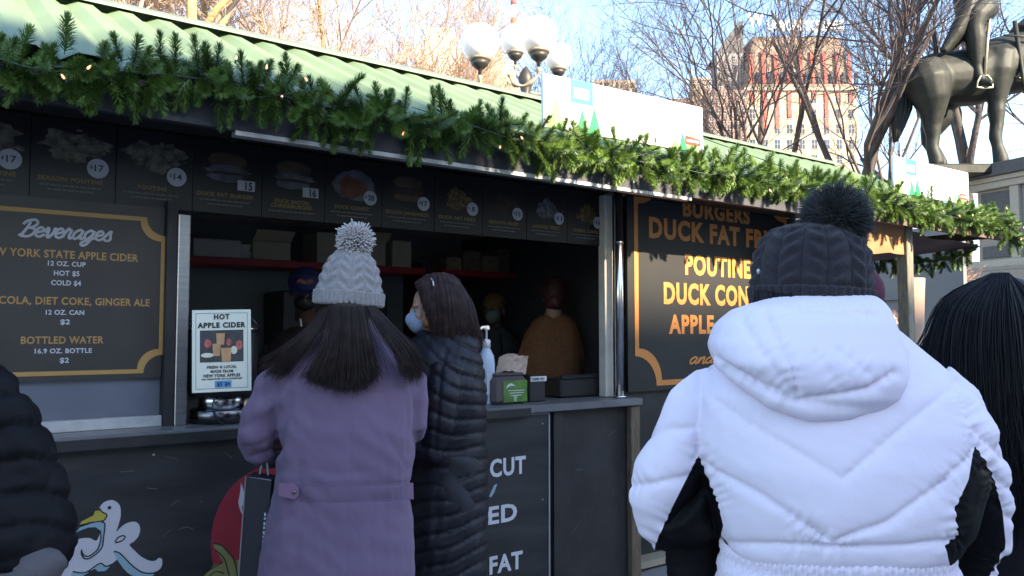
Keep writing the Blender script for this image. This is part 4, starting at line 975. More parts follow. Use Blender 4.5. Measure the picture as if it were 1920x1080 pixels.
# =================================================================== PEOPLE
M_skin = mat('skin', (.42,.25,.18), .5, var=.08, vs=30); M_skin2 = mat('skin_brown', (.16,.085,.055), .5, var=.08, vs=30)
M_eye = mat('eye_white', (.32,.30,.28), .25, var=0); M_iris = mat('eye_dark', (.02,.015,.01), .2, var=0)
M_trs = mat('dark_trousers', (.02,.02,.025), .8, var=.2); M_shoe = mat('dark_shoe', (.015,.015,.015), .5)
def join(parts):
    Vs = []; Fs = []; o = 0
    for V, F in parts:
        Vs.append(V); Fs += [tuple(i+o for i in f) for f in F]; o += len(V)
    return np.vstack(Vs), Fs
def rot(yaw, pitch=0, roll=0): return Matrix.Rotation(-yaw, 3, 'Z') @ Matrix.Rotation(pitch, 3, 'X') @ Matrix.Rotation(roll, 3, 'Y')
def head_parts(c, R_, s=1.0, fine=.0048):
    """face looks along local +y"""
    mb = MB(); c = Vector(c)
    def E(p, r): mb.ell(c+R_ @ (Vector(p)*s), [q*s for q in r], 18, 12, rot=R_)
    E((0,-.012,.03), (.075,.095,.085)); E((0,.022,-.035), (.058,.068,.07)); E((0,.055,-.085), (.03,.028,.025)); E((0,.068,-.028), (.036,.028,.04))
    E((0,.088,-.012), (.011,.014,.026)); E((0,.099,-.030), (.0145,.015,.012)); E((0,.083,-.058), (.024,.012,.006)); E((0,.082,-.068), (.021,.012,.007))
    E((0,.074,.020), (.050,.014,.012)); E((.04,.060,-.022), (.018,.02,.02)); E((-.04,.060,-.022), (.018,.02,.02))
    for sg in (-1, 1): E((.077*sg,-.012,-.012), (.009,.017,.03))
    a = c+R_ @ (Vector((0,-.02,-.06))*s); b = c+R_ @ (Vector((0,-.04,-.19))*s); mb.tube([a, b], [.055*s, .058*s], 16)
    V, N, F = solid(mb, fine, 3); return V, F
def hand(c, d, up, s=1.0):
    """palm and five curled fingers; d = direction of the fingers, up = back of the hand"""
    c = Vector(c); d = Vector(d).normalized(); up = Vector(up); up = (up-d*up.dot(d)).normalized(); sd = d.cross(up); mb = MB()
    mb.tube([c-d*.03, c+d*.02, c+d*.055, c+d*.085], [.026*s,.034*s,.040*s,.036*s], 14, flat=.42, flatdir=up)
    for i, (o, l) in enumerate(((-.030,.062),(-.010,.075),(.010,.070),(.029,.055))):
        b = c+d*.075+sd*o*s; k = [b]; q = d.copy()
        for j in range(3):
            q = (q-up*.45).normalized(); k.append(k[-1]+q*l*s*(.42,.32,.26)[j])
        mb.tube(k, [.0095*s,.009*s,.008*s,.0065*s], 8)
    b = c+sd*-.028*s+d*.01; mb.tube([b, b+(d*.5-sd-up*.3).normalized()*.035, b+(d*.8-sd*.9-up*.6).normalized()*.062], [.013*s,.011*s,.008*s], 8)
    V, N, F = solid(mb, .0045, 2); return V, F
def body(par, h, yaw, armL=None, armR=None, skin=None, head=None, hpitch=0, hyaw=0, fingers=True):
    """one continuous figure standing on the ground; local +y is where it faces"""
    R_ = rot(yaw); sh = h*.82; hip = h*.52; k = h/1.7; mb = MB()
    def P(x, y, z): return R_ @ Vector((x, y, z))
    for sg in (-1, 1):
        mb.tube([P(.09*sg*k,0,hip), P(.095*sg*k,.0,hip*.75), P(.10*sg*k,.01,hip*.5), P(.10*sg*k,-.01,hip*.3), P(.10*sg*k,-.01,.06)], [.088*k,.08*k,.055*k,.052*k,.035*k], 12)
        mb.tube([P(.10*sg*k,-.04,.045), P(.105*sg*k,.06,.04), P(.11*sg*k,.15,.03)], [.035,.04,.028], 10)
    def ring(z, rx, ry, y=0): return (z, rx*k, ry*k, y)
    rs = [ring(hip-.06, .13, .09), ring(hip+.04, .145, .10), ring(hip+.16, .115, .085), ring(sh-.22, .125, .085), ring(sh-.10, .14, .09), ring(sh-.02, .125, .07), ring(sh+.02, .08, .06), ring(sh+.05, .055, .055), ring(sh+.10, .05, .05)]
    n = 24; vs = []; fs = []
    for z, rx, ry, y in rs:
        for j in range(n): a = 2*PI*j/n; vs.append(P(rx*math.cos(a), y+ry*math.sin(a), z))
    for i in range(len(rs)-1):
        for j in range(n): fs.append((i*n+j, i*n+(j+1) % n, (i+1)*n+(j+1) % n, (i+1)*n+j))
    fs.append(tuple(range(n-1, -1, -1))); fs.append(tuple((len(rs)-1)*n+j for j in range(n))); mb.add(vs, fs)
    parts = []
    for sg, arm in ((-1, armL), (1, armR)):
        a = arm or [(.13*sg*k, -.0, sh-.07), (.14*sg*k, 0, sh-.33), (.135*sg*k, .03, sh-.52)]
        A, B, C_ = [P(*q) for q in a]
        mb.tube([P(.10*sg*k,0,sh-.06), A, A.lerp(B,.5), B, B.lerp(C_,.4), C_], [.046,.044,.038,.03,.03,.023], 12)
        if fingers: parts.append(hand(C_+(C_-B).normalized()*.03, (C_-B), R_ @ Vector((sg, 0, .3))))
    V, N, F = solid(mb, .018, 3); parts.insert(0, (V, F))
    hc = Vector(head) if head is not None else P(0, .02, h-.115)
    parts.append(head_parts(hc, rot(yaw+hyaw, hpitch)))
    V, F = join(parts); o = arr_obj('body', V, F, skin or M_skin, par)
    RR = rot(yaw+hyaw, hpitch)
    for sg in (-1, 1):
        c = hc+RR @ Vector((.031*sg,.068,-.002)); q = MB().ell(c, (.0115,.0115,.0115), 14, 10); e = q.build('eye', M_eye, par, True)
        c2 = hc+RR @ Vector((.031*sg,.0778,-.002)); MB().ell(c2, (.0062,.0030,.0062), 10, 8, rot=RR).build('iris', M_iris, e, True)
    return hc, RR
def trousers(par, h, yaw, m=None, top=None):
    R_ = rot(yaw); hip = top or h*.56; k = h/1.7; mb = MB()
    for sg in (-1, 1):
        mb.tube([R_ @ Vector(p) for p in ((.085*sg,0,hip),(.10*sg,0,hip*.75),(.11*sg,.01,hip*.5),(.11*sg,0,.25),(.11*sg,0,.07))], [.115*k,.105*k,.08*k,.075*k,.07*k], 12)
    V, N, F = solid(mb, .016, 3); V = V+N*(.006*np.sin(V[:,2:3]*40+V[:,0:1]*30)); arr_obj('trousers', V, F, m or M_trs, par)
    for sg in (-1, 1):
        q = MB(); q.tube([R_ @ Vector((.11*sg,-.07,.05)), R_ @ Vector((.11*sg,.03,.055)), R_ @ Vector((.12*sg,.12,.045)), R_ @ Vector((.12*sg,.19,.035))], [.045,.052,.050,.03], 12, flat=.9); q.build('shoe', M_shoe, par, True)
def segdist(px, py, line):
    d = np.full(px.shape, 1e9); s_ = np.zeros(px.shape); acc = 0
    for (x0, y0), (x1, y1) in zip(line, line[1:]):
        dx, dy = x1-x0, y1-y0; L = math.hypot(dx, dy); t = np.clip(((px-x0)*dx+(py-y0)*dy)/(L*L), 0, 1)
        q = np.hypot(px-x0-t*dx, py-y0-t*dy); m = q < d; d = np.where(m, q, d); s_ = np.where(m, acc+t*L, s_); acc += L
    return d, s_
def polysd(px, py, poly):
    d, _ = segdist(px, py, poly+[poly[0]]); ins = np.zeros(px.shape, bool); n = len(poly)
    for i in range(n):
        x0, y0 = poly[i]; x1, y1 = poly[(i+1) % n]
        c = ((y0 > py) != (y1 > py)) & (px < (x1-x0)*(py-y0)/((y1-y0) or 1e-9)+x0); ins ^= c
    return np.where(ins, -d, d)
def wn_(V, f, seed=0):                                     # cheap smooth noise made of warped sines
    r = np.random.RandomState(seed); o = 0
    for i in range(5):
        k = r.normal(size=3)*f*(1+i*.45); o = o+np.sin(V @ k+r.uniform(0, 6)+1.7*np.sin(V @ (r.normal(size=3)*f*.6)+i))/(1+i*.5)
    return o/2.4
class Person:
    def __init__(s, label, px, Y, name='person', group=None):
        s.Y = Y; b = at(px, 622, Y); s.base = Vector((b.x, Y, 0)); s.t = thing(name, label, 'person', s.base, group=group)
    def p(s, px, py, dy=0): return at(px, py, s.Y+dy)-s.base
    def rings(s, L, n=32, ex=2.3, c=0):                    # (py, xl, xr, ry[, dy])
        mb = MB(); out = []
        for r in L:
            py, xl, xr, ry = r[:4]; dy = r[4] if len(r) > 4 else c
            a = s.p(xl, py, dy); b = s.p(xr, py, dy); out.append(((a.x+b.x)/2, dy, (a.z+b.z)/2, (b.x-a.x)/2, ry))
        return mb.loft(out, n, ex=ex)
    def tube(s, mb, L, n=16, flat=1.0, fd=None):           # (px, py, dy, r_px)
        return mb.tube([s.p(a, b, d) for a, b, d, r in L], [r*(s.Y+d)/FPX for a, b, d, r in L], n, flat=flat, flatdir=fd)
    def pix(s, V): return project(V+np.array(s.base)[None])
def cloth_folds(V, N, amp, f, seed):
    return V+N*(amp*wn_(V*np.array([[1,1,.45]]), f, seed))[:,None]
def strands(bands, par, m, name='hair', base=None, seed=1, spread=.006):
    """bands = [(guides, count, r)], a guide is a list of four points"""
    rr = random.Random(seed); mb = MB()
    for G, cnt, r in bands:
        for k in range(cnt):
            u = rr.random()*(len(G)-1); i = min(int(u), len(G)-2); f = u-i; j = Vector((rr.gauss(0, spread), rr.gauss(0, spread), 0)); L = rr.uniform(.86, 1.05)
            nc = max(4, cnt//28)*1.0/(len(G)-1); uc = (math.floor(u*nc)+.5)/nc; uc = min(max(uc+.25*math.sin(uc*37)/nc, 0), len(G)-1.001); ic = int(uc); fc = uc-ic; w3 = (0, .25, .6, .8)
            P = [G[i][q].lerp(G[i+1][q], f).lerp(G[ic][q].lerp(G[ic+1][q], fc), w3[min(q, 3)])+j*(q/3+.25) for q in range(len(G[i]))]
            L *= 1+.22*math.sin(uc*91.7)
            P[-1] = P[-2]+(P[-1]-P[-2])*L+Vector((rr.gauss(0, spread), rr.gauss(0, spread*.5), rr.gauss(0, spread)))
            c = crom(P, 4); n = len(c); mb.tube(c, [r*(1-.75*(q/(n-1))**2) for q in range(n)], 4, cap=False)
    return mb.build(name, m, par, True)
def knit(name, prof, par, m, ribs=16, cuff=.28, amp=.004, c=(0,0,0), R_=None, nt=300, nv=110, seed=0, cable=True):
    """knitted cap: prof = [(v, z, rx, ry)] from brim to crown, centre c"""
    th = np.linspace(0, 2*PI, nt, endpoint=False); v = np.linspace(0, 1, nv); T_g, Vg = np.meshgrid(th, v)
    pv = [p[0] for p in prof]; z = np.interp(Vg, pv, [p[1] for p in prof]); rx = np.interp(Vg, pv, [p[2] for p in prof]); ry = np.interp(Vg, pv, [p[3] for p in prof])
    # smooth the profile
    rib = np.cos(T_g*ribs); fade = np.clip((1-Vg)*5, 0, 1)
    if cable:
        ph = (T_g*ribs/(2*PI)) % 1; tw = np.cos(2*PI*(Vg*7)+np.where(((T_g*ribs/(2*PI)).astype(int) % 2) == 0, 1, -1)*(ph-.5)*5.0)
        body_ = amp*(.8*np.abs(np.sin(ph*PI))**.5-.5)+amp*.55*tw*(np.sin(ph*PI))
    else: body_ = amp*(.9*np.abs(np.sin(T_g*ribs/2))**.7-.4)
    cf = amp*.75*np.abs(np.sin(T_g*ribs*1.5))**.8+.006
    incuff = 1/(1+np.exp((Vg-cuff)*180)); d = body_*(1-incuff)*fade+cf*incuff
    st = .0009*np.cos(2*PI*(Vg*46+.5*np.abs(((T_g*ribs*1.5/PI) % 1)*2-1))); d = d+st
    X = (rx+d)*np.cos(T_g); Yv = (ry+d)*np.sin(T_g); P = np.stack([X, Yv, z+.3*d], -1).reshape(-1, 3)
    if R_ is not None: P = P @ np.array(R_).T
    P = P+np.array(c)[None]; F = []
    for i in range(nv-1):
        a = i*nt
        for j in range(nt): k = (j+1) % nt; F.append((a+j, a+k, a+nt+k, a+nt+j))
    F.append(tuple((nv-1)*nt+j for j in range(nt))); F.append(tuple(range(nt-1, -1, -1)))
    return arr_obj(name, P, F, m, par)
def pompom(c, r, n, rad, par, m, fur=False, seed=1):
    rr = random.Random(seed); mb = MB(); c = Vector(c)
    mb.ell(c, (r*.62,)*3, 16, 10)
    for i in range(n):
        d = Vector((rr.gauss(0,1), rr.gauss(0,1), rr.gauss(0,1))).normalized(); l = r*rr.uniform(.82, 1.06)
        if fur:
            w = Vector((rr.gauss(0,.25), rr.gauss(0,.25), -.15)); e = c+(d+w*.5).normalized()*l*rr.uniform(1, 1.22); s = c+d*r*.45; m_ = s.lerp(e, .6)+d*.006
            sd = d.orthogonal().normalized()*rad; s2 = d.cross(sd)
            mb.add([s+sd, s-sd*.5+s2*.8, s-sd*.5-s2*.8, m_+sd*.7, m_-sd*.35+s2*.5, m_-sd*.35-s2*.5, e], [(0,1,4,3),(1,2,5,4),(2,0,3,5),(3,4,6),(4,5,6),(5,3,6)])
        else:
            j = Vector((rr.gauss(0,1), rr.gauss(0,1), rr.gauss(0,1)))*r*.10; mb.tube([c+d*r*.5, c+d*l*.85+j*.6, c+d*l+j, c+d*(l+.003)+j], [rad, rad, rad*.9, rad*.3], 5)
    return mb.build('pompom', m, par, True)
# ------------------------------------------------------------------ woman in the white jacket
def jacket_mat():
    m = bpy.data.materials.new('white_quilted_nylon'); m.use_nodes = True; nt = m.node_tree; b = nt.nodes['Principled BSDF']
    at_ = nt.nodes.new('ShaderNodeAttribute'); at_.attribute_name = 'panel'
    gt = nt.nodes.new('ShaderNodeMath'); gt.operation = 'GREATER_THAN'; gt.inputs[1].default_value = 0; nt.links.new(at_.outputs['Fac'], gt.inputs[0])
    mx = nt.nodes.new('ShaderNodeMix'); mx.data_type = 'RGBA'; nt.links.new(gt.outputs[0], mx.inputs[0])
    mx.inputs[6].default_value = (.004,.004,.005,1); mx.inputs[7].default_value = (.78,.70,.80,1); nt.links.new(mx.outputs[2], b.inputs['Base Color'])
    b.inputs['Roughness'].default_value = .6; b.inputs['Specular IOR Level'].default_value = .12
    n = nt.nodes.new('ShaderNodeTexNoise'); n.inputs['Scale'].default_value = 22; n.inputs['Detail'].default_value = 7; n.inputs['Distortion'].default_value = .6
    tc = nt.nodes.new('ShaderNodeTexCoord'); nt.links.new(tc.outputs['Object'], n.inputs['Vector'])
    bp = nt.nodes.new('ShaderNodeBump'); bp.inputs['Strength'].default_value = .25; bp.inputs['Distance'].default_value = .006; nt.links.new(n.outputs['Fac'], bp.inputs['Height']); nt.links.new(bp.outputs[0], b.inputs['Normal'])
    return m
M_wj = jacket_mat()
def attr(o, name, arr):
    a = o.data.attributes.new(name, 'FLOAT', 'POINT'); a.data.foreach_set('value', arr.astype(np.float32))
pw = Person('woman from behind in a white quilted jacket and navy knit hat with black fur pompom', 1545, 1.62)
body(pw.t, 1.64, 0, [(-.19,0,1.28),(-.31,.03,1.10),(-.21,.16,1.03)], [(.19,0,1.28),(.31,.03,1.10),(.24,.16,.99)], head=pw.p(1535,530,.03))
trousers(pw.t, 1.64, 0)
mb = pw.rings([(610,1440,1650,.085,.02),(650,1390,1700,.10,.0),(690,1330,1748,.125,-.01),(740,1300,1800,.15,-.02),(800,1298,1838,.165,-.02),(860,1306,1830,.175,-.02),(930,1330,1806,.175,-.02),(985,1345,1796,.165,-.02),(1016,1356,1776,.15,-.02),(1030,1372,1760,.135,-.02),(1045,1366,1765,.14,-.02)], ex=2.6)
pw.tube(mb, [(1345,718,0,44),(1305,762,0,56),(1274,832,0,56),(1246,890,.01,62),(1228,932,.02,50),(1234,975,.04,38),(1250,1008,.07,26)], 20)
pw.tube(mb, [(1255,925,.02,70),(1300,965,.10,62),(1370,1000,.20,50),(1450,1010,.24,42)], 18)
pw.tube(mb, [(1745,715,0,38),(1780,756,0,48),(1806,822,0,48),(1834,890,.01,48),(1846,955,.03,44),(1842,1020,.06,42)], 20)
pw.tube(mb, [(1838,960,.04,44),(1820,1020,.10,46),(1740,1030,.2,46),(1650,1020,.24,40)], 18)
pw.tube(mb, [(1290,960,.10,46),(1300,1040,.12,52),(1310,1110,.12,52)], 16); pw.tube(mb, [(1812,1000,.10,40),(1812,1060,.12,44),(1808,1110,.12,44)], 16)
V, N, F = solid(mb, .0052, 12, .5)
px, py = pw.pix(V); back = np.clip(-N[:,1]*2.2+.3, 0, 1)
seams = [[(1330,740),(1400,790),(1578,897),(1730,768),(1790,725)], [(1300,850),(1340,880),(1418,920),(1490,968),(1560,1016),(1600,1000),(1660,980),(1750,915),(1826,845)],
         [(1312,700),(1314,760),(1306,800),(1306,856)], [(1790,720),(1812,770),(1824,840)], [(1165,913),(1215,908),(1290,892)], [(1205,822),(1250,806),(1310,802)], [(1905,925),(1872,905),(1850,880)], [(1908,985),(1884,965),(1866,945)],
         [(1330,1016),(1450,1020),(1600,1026),(1700,1022),(1800,1010)], [(1875,860),(1850,830),(1820,800)]]
disp = np.full(len(V), .015); wr = np.zeros(len(V))
for i, L in enumerate(seams):
    d, s_ = segdist(px, py, L); W_ = 30 if i not in (0,) else 24; A = (.020 if i else .012)
    disp = np.minimum(disp, .015-A*.24*np.exp(-(d/W_)**1.1)*(1 if i != 8 else 1.5)-A*.34*np.exp(-(d/6.0)**1.2)); a = np.exp(-(d/20)**1.5)*(.0024 if i else .0010)
    wr += a*np.sin(s_*.42+2.5*np.sin(s_*.09+i)+d*.10)*np.clip(np.sin(s_*.021+i*2)+.5, 0, 1)
folds = .0024*wn_(V, 13, 3)+.0008*wn_(V, 42, 5)
V2 = V+N*((disp+wr)*np.maximum(back, .35)+folds-.006)[:,None]
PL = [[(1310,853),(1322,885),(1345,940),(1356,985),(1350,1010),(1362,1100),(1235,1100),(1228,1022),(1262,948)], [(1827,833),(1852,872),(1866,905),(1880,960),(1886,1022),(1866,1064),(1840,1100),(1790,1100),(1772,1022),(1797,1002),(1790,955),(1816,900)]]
px2, py2 = pw.pix(V2); gat = 0
for L in PL:
    d, s_ = segdist(px2, py2, L+[L[0]]); gat = gat+np.exp(-(d/20)**1.3)*.0030*np.sin(s_*.36+2*np.sin(s_*.07))*np.clip(np.sin(s_*.03)+.6, 0, 1)
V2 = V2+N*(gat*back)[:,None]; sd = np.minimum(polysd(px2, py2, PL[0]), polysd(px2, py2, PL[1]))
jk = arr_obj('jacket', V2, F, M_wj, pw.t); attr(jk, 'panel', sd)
# ribbed hem
prof = [(0,.80,.235,.15),(1,1,1,1)]
nt_, nv_ = 520, 40; th = np.linspace(0, 2*PI, nt_, endpoint=False); P_ = []
a = pw.p(1360,1024,-.02); b = pw.p(1768,1024,-.02); a1 = pw.p(1345,1120,-.02); b1 = pw.p(1795,1120,-.02)
for i in range(nv_):
    v = i/(nv_-1); xc = lerp((a.x+b.x)/2, (a1.x+b1.x)/2, v); rx = lerp((b.x-a.x)/2, (b1.x-a1.x)/2, v); z = lerp(a.z+.006, a1.z, v)
    rr_ = .0022*np.sin(th*130+.6*np.sin(v*9))+.0012*np.sin(th*61+v*6)*math.sin(v*30)+.002*math.sin(v*18)
    P_.append(np.stack([xc+(rx+rr_)*np.sign(np.cos(th))*np.abs(np.cos(th))**.85, -.02+(.152+rr_)*np.sign(np.sin(th))*np.abs(np.sin(th))**.85, np.full(nt_, z)], -1))
P_ = np.vstack(P_); Fh = [(i*nt_+j, i*nt_+(j+1) % nt_, (i+1)*nt_+(j+1) % nt_, (i+1)*nt_+j) for i in range(nv_-1) for j in range(nt_)]
arr_obj('ribbed_hem', P_, [f[::-1] for f in Fh], mat('white_knit_rib', (.76,.68,.78), .8, var=.04), pw.t)
# hood lying on the back
mb = pw.rings([(556,1490,1612,.05,-.02),(566,1430,1636,.085,-.03),(584,1378,1650,.11,-.05),(612,1348,1662,.12,-.07),(645,1336,1676,.12,-.09),(680,1344,1684,.115,-.11),(712,1396,1684,.10,-.125),(742,1446,1672,.085,-.13),(765,1486,1648,.06,-.125),(782,1512,1590,.03,-.12)], ex=2.5)
pw.tube(mb, [(1350,668,-.10,18),(1400,706,-.15,22),(1455,742,-.175,24),(1520,764,-.18,22),(1585,762,-.18,22),(1640,744,-.165,22),(1676,706,-.13,20),(1684,660,-.09,18)], 14)
V, N, F = solid(mb, .0045, 10, .5); px, py = pw.pix(V); disp = np.full(len(V), .012); wr = np.zeros(len(V))
for i, (L, A) in enumerate([([(1395,604),(1430,660),(1470,712),(1498,748)], .008), ([(1440,588),(1462,640),(1486,690),(1494,740)], .010), ([(1490,750),(1560,742),(1630,728),(1672,700)], .014), ([(1345,672),(1420,716),(1490,752)], .012), ([(1440,592),(1530,582),(1640,592)], .008), ([(1560,650),(1600,680),(1626,700)], .005), ([(1530,665),(1560,705),(1580,745)], .005)]):
    d, s_ = segdist(px, py, L); disp = np.minimum(disp, .012-A*.8*np.exp(-(d/7.5)**1.2)); wr += np.exp(-(d/20)**1.5)*.0010*np.sin(s_*.3+i+np.sin(s_*.1))
V = V+N*(disp+wr+.0026*wn_(V, 15, 9)+.0009*wn_(V, 50, 4)-.006)[:,None]
hd = arr_obj('hood', V, F, M_wj, pw.t); attr(hd, 'panel', np.ones(len(V)))
M_navy = mat('navy_wool', (.024,.020,.027), .95, var=.3, vs=60, bump=.5, bs=350, sheen=.1)
c = pw.p(1519,562,.02); Kp = 1.64/FPX
knit('knit_hat', [(0,-.028,.103,.112),(.12,.0,.112,.120),(.3,.035,.116,.122),(.5,.078,.114,.120),(.68,.115,.103,.110),(.82,.138,.083,.088),(.93,.152,.052,.054),(1,.157,.012,.014)], pw.t, M_navy, 15, .22, .0075, c, rot(0,.0,.05), nv=130)
pompom(pw.p(1566,411,.0), .070, 7500, .0010, pw.t, mat('black_fur', (.010,.010,.014), .6, var=.2, sheen=.2), True, 3)
MB().ell(pw.p(1422,509,-.06), (.004,.003,.0055), 10, 8).build('hat_bead', M_steel, pw.t)
st_ = [[[pw.p(1415+40*i, 545, -.02-.05*math.sin(i/5*PI)), pw.p(1418+38*i, 568, -.05-.05*math.sin(i/5*PI)), pw.p(1424+36*i, 590, -.04), pw.p(1432+34*i, 606, 0)] for i in range(6)], 260, .0022]
M_hair1 = mat('near_black_hair', (.012,.010,.011), .6, spec=.25, var=.3, vs=30)
strands([st_], pw.t, M_hair1)
# ------------------------------------------------------------------ woman in the purple coat
M_pur = mat('purple_cotton', (.155,.103,.17), .85, var=.08, vs=5, bump=.12, bs=220, sheen=.1)
pp = Person('woman from behind in a purple coat and pale grey cable knit bobble hat', 645, 2.85)
RH = 1.70
body(pp.t, RH, 0, [(-.20,0,1.36),(-.30,-.02,1.06),(-.24,.20,1.03)], [(.18,0,1.34),(.255,.04,1.10),(.245,.20,1.13)], head=pp.p(652,545,.03))
trousers(pp.t, RH, 0)
mb = pp.rings([(596,628,692,.06,.02),(622,604,712,.075),(648,566,742,.10),(672,530,770,.125),(700,514,786,.14),(745,514,790,.15),(800,524,784,.155),(860,524,778,.15),(922,515,770,.145),(980,500,774,.15),(1040,490,777,.155),(1100,484,780,.16),(1200,474,788,.165),(1330,462,796,.17)], ex=2.5)
pp.tube(mb, [(550,690,0,26),(522,712,0,34),(500,762,0,37),(480,805,0,38),(484,842,.03,34),(500,850,.12,30),(520,846,.26,26)], 16)
pp.tube(mb, [(765,690,0,22),(781,712,0,24),(786,760,0,20),(785,800,0,18),(782,812,.05,17),(775,790,.18,17),(766,765,.30,16)], 16)
V, N, F = solid(mb, .0085, 6, .5); px, py = pp.pix(V); back = np.clip(-N[:,1]*1.5+.3, 0, 1)
d1 = np.zeros(len(V))
for L, A, w_ in [([(560,907),(640,912),(772,906)], .0035, 4), ([(560,940),(640,942),(772,936)], .0035, 4), ([(545,740),(528,800),(524,850)], .010, 7), ([(540,700),(545,760),(530,815)], .006, 7), ([(590,700),(578,780),(562,860),(556,905)], .0035, 10), ([(772,720),(782,770),(780,830)], .006, 5), ([(755,700),(764,780),(768,860),(770,905)], .004, 7), ([(500,1000),(560,960),(575,945)], .004, 9), ([(742,1000),(762,960),(770,940)], .003, 8), ([(565,945),(558,1010),(550,1080)], .004, 9), ([(640,720),(648,800),(650,905)], .0018, 12), ([(445,800),(480,790),(520,770)], .004, 9), ([(470,858),(500,848),(528,838)], .005, 4), ([(458,838),(492,832),(520,812)], .004, 4), ([(505,700),(520,735),(512,770)], .004, 4), ([(575,945),(600,990),(610,1060)], .003, 5), ([(700,945),(692,1010),(700,1080)], .003, 6), ([(655,765),(658,840),(655,905)], .0022, 3), ([(560,870),(620,890),(690,884)], .002, 6), ([(720,800),(745,850),(768,880)], .003, 5), ([(530,720),(600,735),(690,738),(782,722)], .0022, 3), ([(650,945),(652,1010),(648,1080)], .0025, 3)]:
    d, s_ = segdist(px, py, L); d1 -= A*np.exp(-(d/w_)**2)
d1 += .0060*wn_(V*np.array([[1,1,.30]]), 13, 11)+.0030*wn_(V*np.array([[1,1,.55]]), 36, 12)
arm_ = np.clip((545-px)/20, 0, 1)*np.clip((900-py)/20, 0, 1); d1 += arm_*.005*np.sin(py*.11+px*.05+1.2*np.sin(px*.06))
V = V+N*(d1)[:,None]; coat = arr_obj('coat', V, F, M_pur, pp.t)
q = MB(); q.prism([(x, z) for x, z in [(pp.p(a, b, -.15).x, pp.p(a, b, -.15).z) for a, b in ((523,906),(550,906),(560,916),(560,928),(552,936),(523,930))]], -.152, -.146)
tb_ = q.build('waist_tab', mat('purple_tab', (.20,.115,.185), .85, var=.05), pp.t); c = pp.p(552,923,-.155); MB().tube([c, c+Vector((0,-.004,0))], .006, 14).build('button', mat('brass_button', (.2,.17,.12), .35, .8), tb_, True)
q = MB().prism([(pp.p(a, b, -.11).x, pp.p(a, b, -.11).z) for a, b in ((763,905),(775,905),(776,935),(764,935))], -.120, -.112); q.build('belt_loop', mat('purple_tab', (0,0,0)), pp.t)
for yy in (909, 938): MB().tube(crom([pp.p(562,yy,-.149), pp.p(620,yy+2,-.157), pp.p(690,yy+1,-.156), pp.p(760,yy-2,-.135)], 5), .0012, 5).build('stitching', mat('purple_thread', (.12,.08,.15), .8), pp.t, True)
q = pp.rings([(590,628,692,.055,.02),(600,618,700,.066,.01),(622,606,710,.078,.0),(628,610,706,.06,.0)]); V, N, F = solid(q, .008, 3); arr_obj('collar', V, F, M_pur, pp.t)
M_grw = mat('pale_grey_wool', (.27,.25,.25), .95, var=.14, vs=120, bump=.45, bs=260, sheen=.2)
c = pp.p(654,565,.01); u_ = 2.86/FPX
knit('bobble_hat', [(0,-.018,.110,.112),(.06,-.012,.116,.118),(.22,.030,.116,.118),(.28,.038,.113,.115),(.45,.086,.104,.106),(.62,.128,.090,.092),(.78,.162,.070,.072),(.90,.182,.050,.052),(1,.196,.03,.03)], pp.t, M_grw, 14, .24, .0070, c, rot(0, 0, .07), nt=320, nv=130)
pompom(pp.p(666,451,0), .060, 2000, .0030, pp.t, mat('pale_yarn', (.46,.42,.41), .9, var=.12, vs=90), False, 4)
M_hair2 = mat('dark_brown_hair', (.026,.016,.014), .6, spec=.25, var=.45, vs=25)
g = lambda L: [pp.p(*q) for q in L]
Lk = [g([(606,572,-.03),(584,612,-.09),(540,648,-.11),(502,678,-.06)]), g([(618,574,-.08),(592,622,-.13),(556,666,-.15),(524,706,-.13)])]
Ck = [g([(618,574,-.08),(612,640,-.15),(590,690,-.165),(582,708,-.165)]), g([(632,574,-.12),(626,650,-.165),(612,700,-.17),(606,716,-.17)]), g([(650,574,-.13),(648,650,-.175),(645,710,-.175),(640,726,-.175)]), g([(666,574,-.13),(672,650,-.17),(676,700,-.17),(674,722,-.17)]), g([(678,574,-.12),(688,630,-.16),(698,680,-.165),(704,700,-.165)])]
Rk = [g([(688,574,-.10),(714,618,-.14),(746,662,-.16),(766,706,-.15)]), g([(700,573,-.05),(734,612,-.11),(768,650,-.13),(789,694,-.08)])]
strands([(Lk, 700, .0013), (Ck, 3400, .0013), (Rk, 1100, .0013), ([Lk[1], Ck[0]], 25, .0010), ([Ck[4], Rk[0]], 15, .0010), ([Lk[0], Lk[1], Ck[0], Ck[2], Ck[4], Rk[0], Rk[1]], 50, .0008)], pp.t, M_hair2, seed=5, spread=.010)
q = MB(); pp.tube(q, [(656,548,-.02,40),(653,575,-.04,42),(652,610,-.07,38),(646,650,-.09,34),(643,690,-.11,26)], 14, ); V, N, F = solid(q, .01, 3); arr_obj('hair_mass', V, F, M_hair2, pp.t)
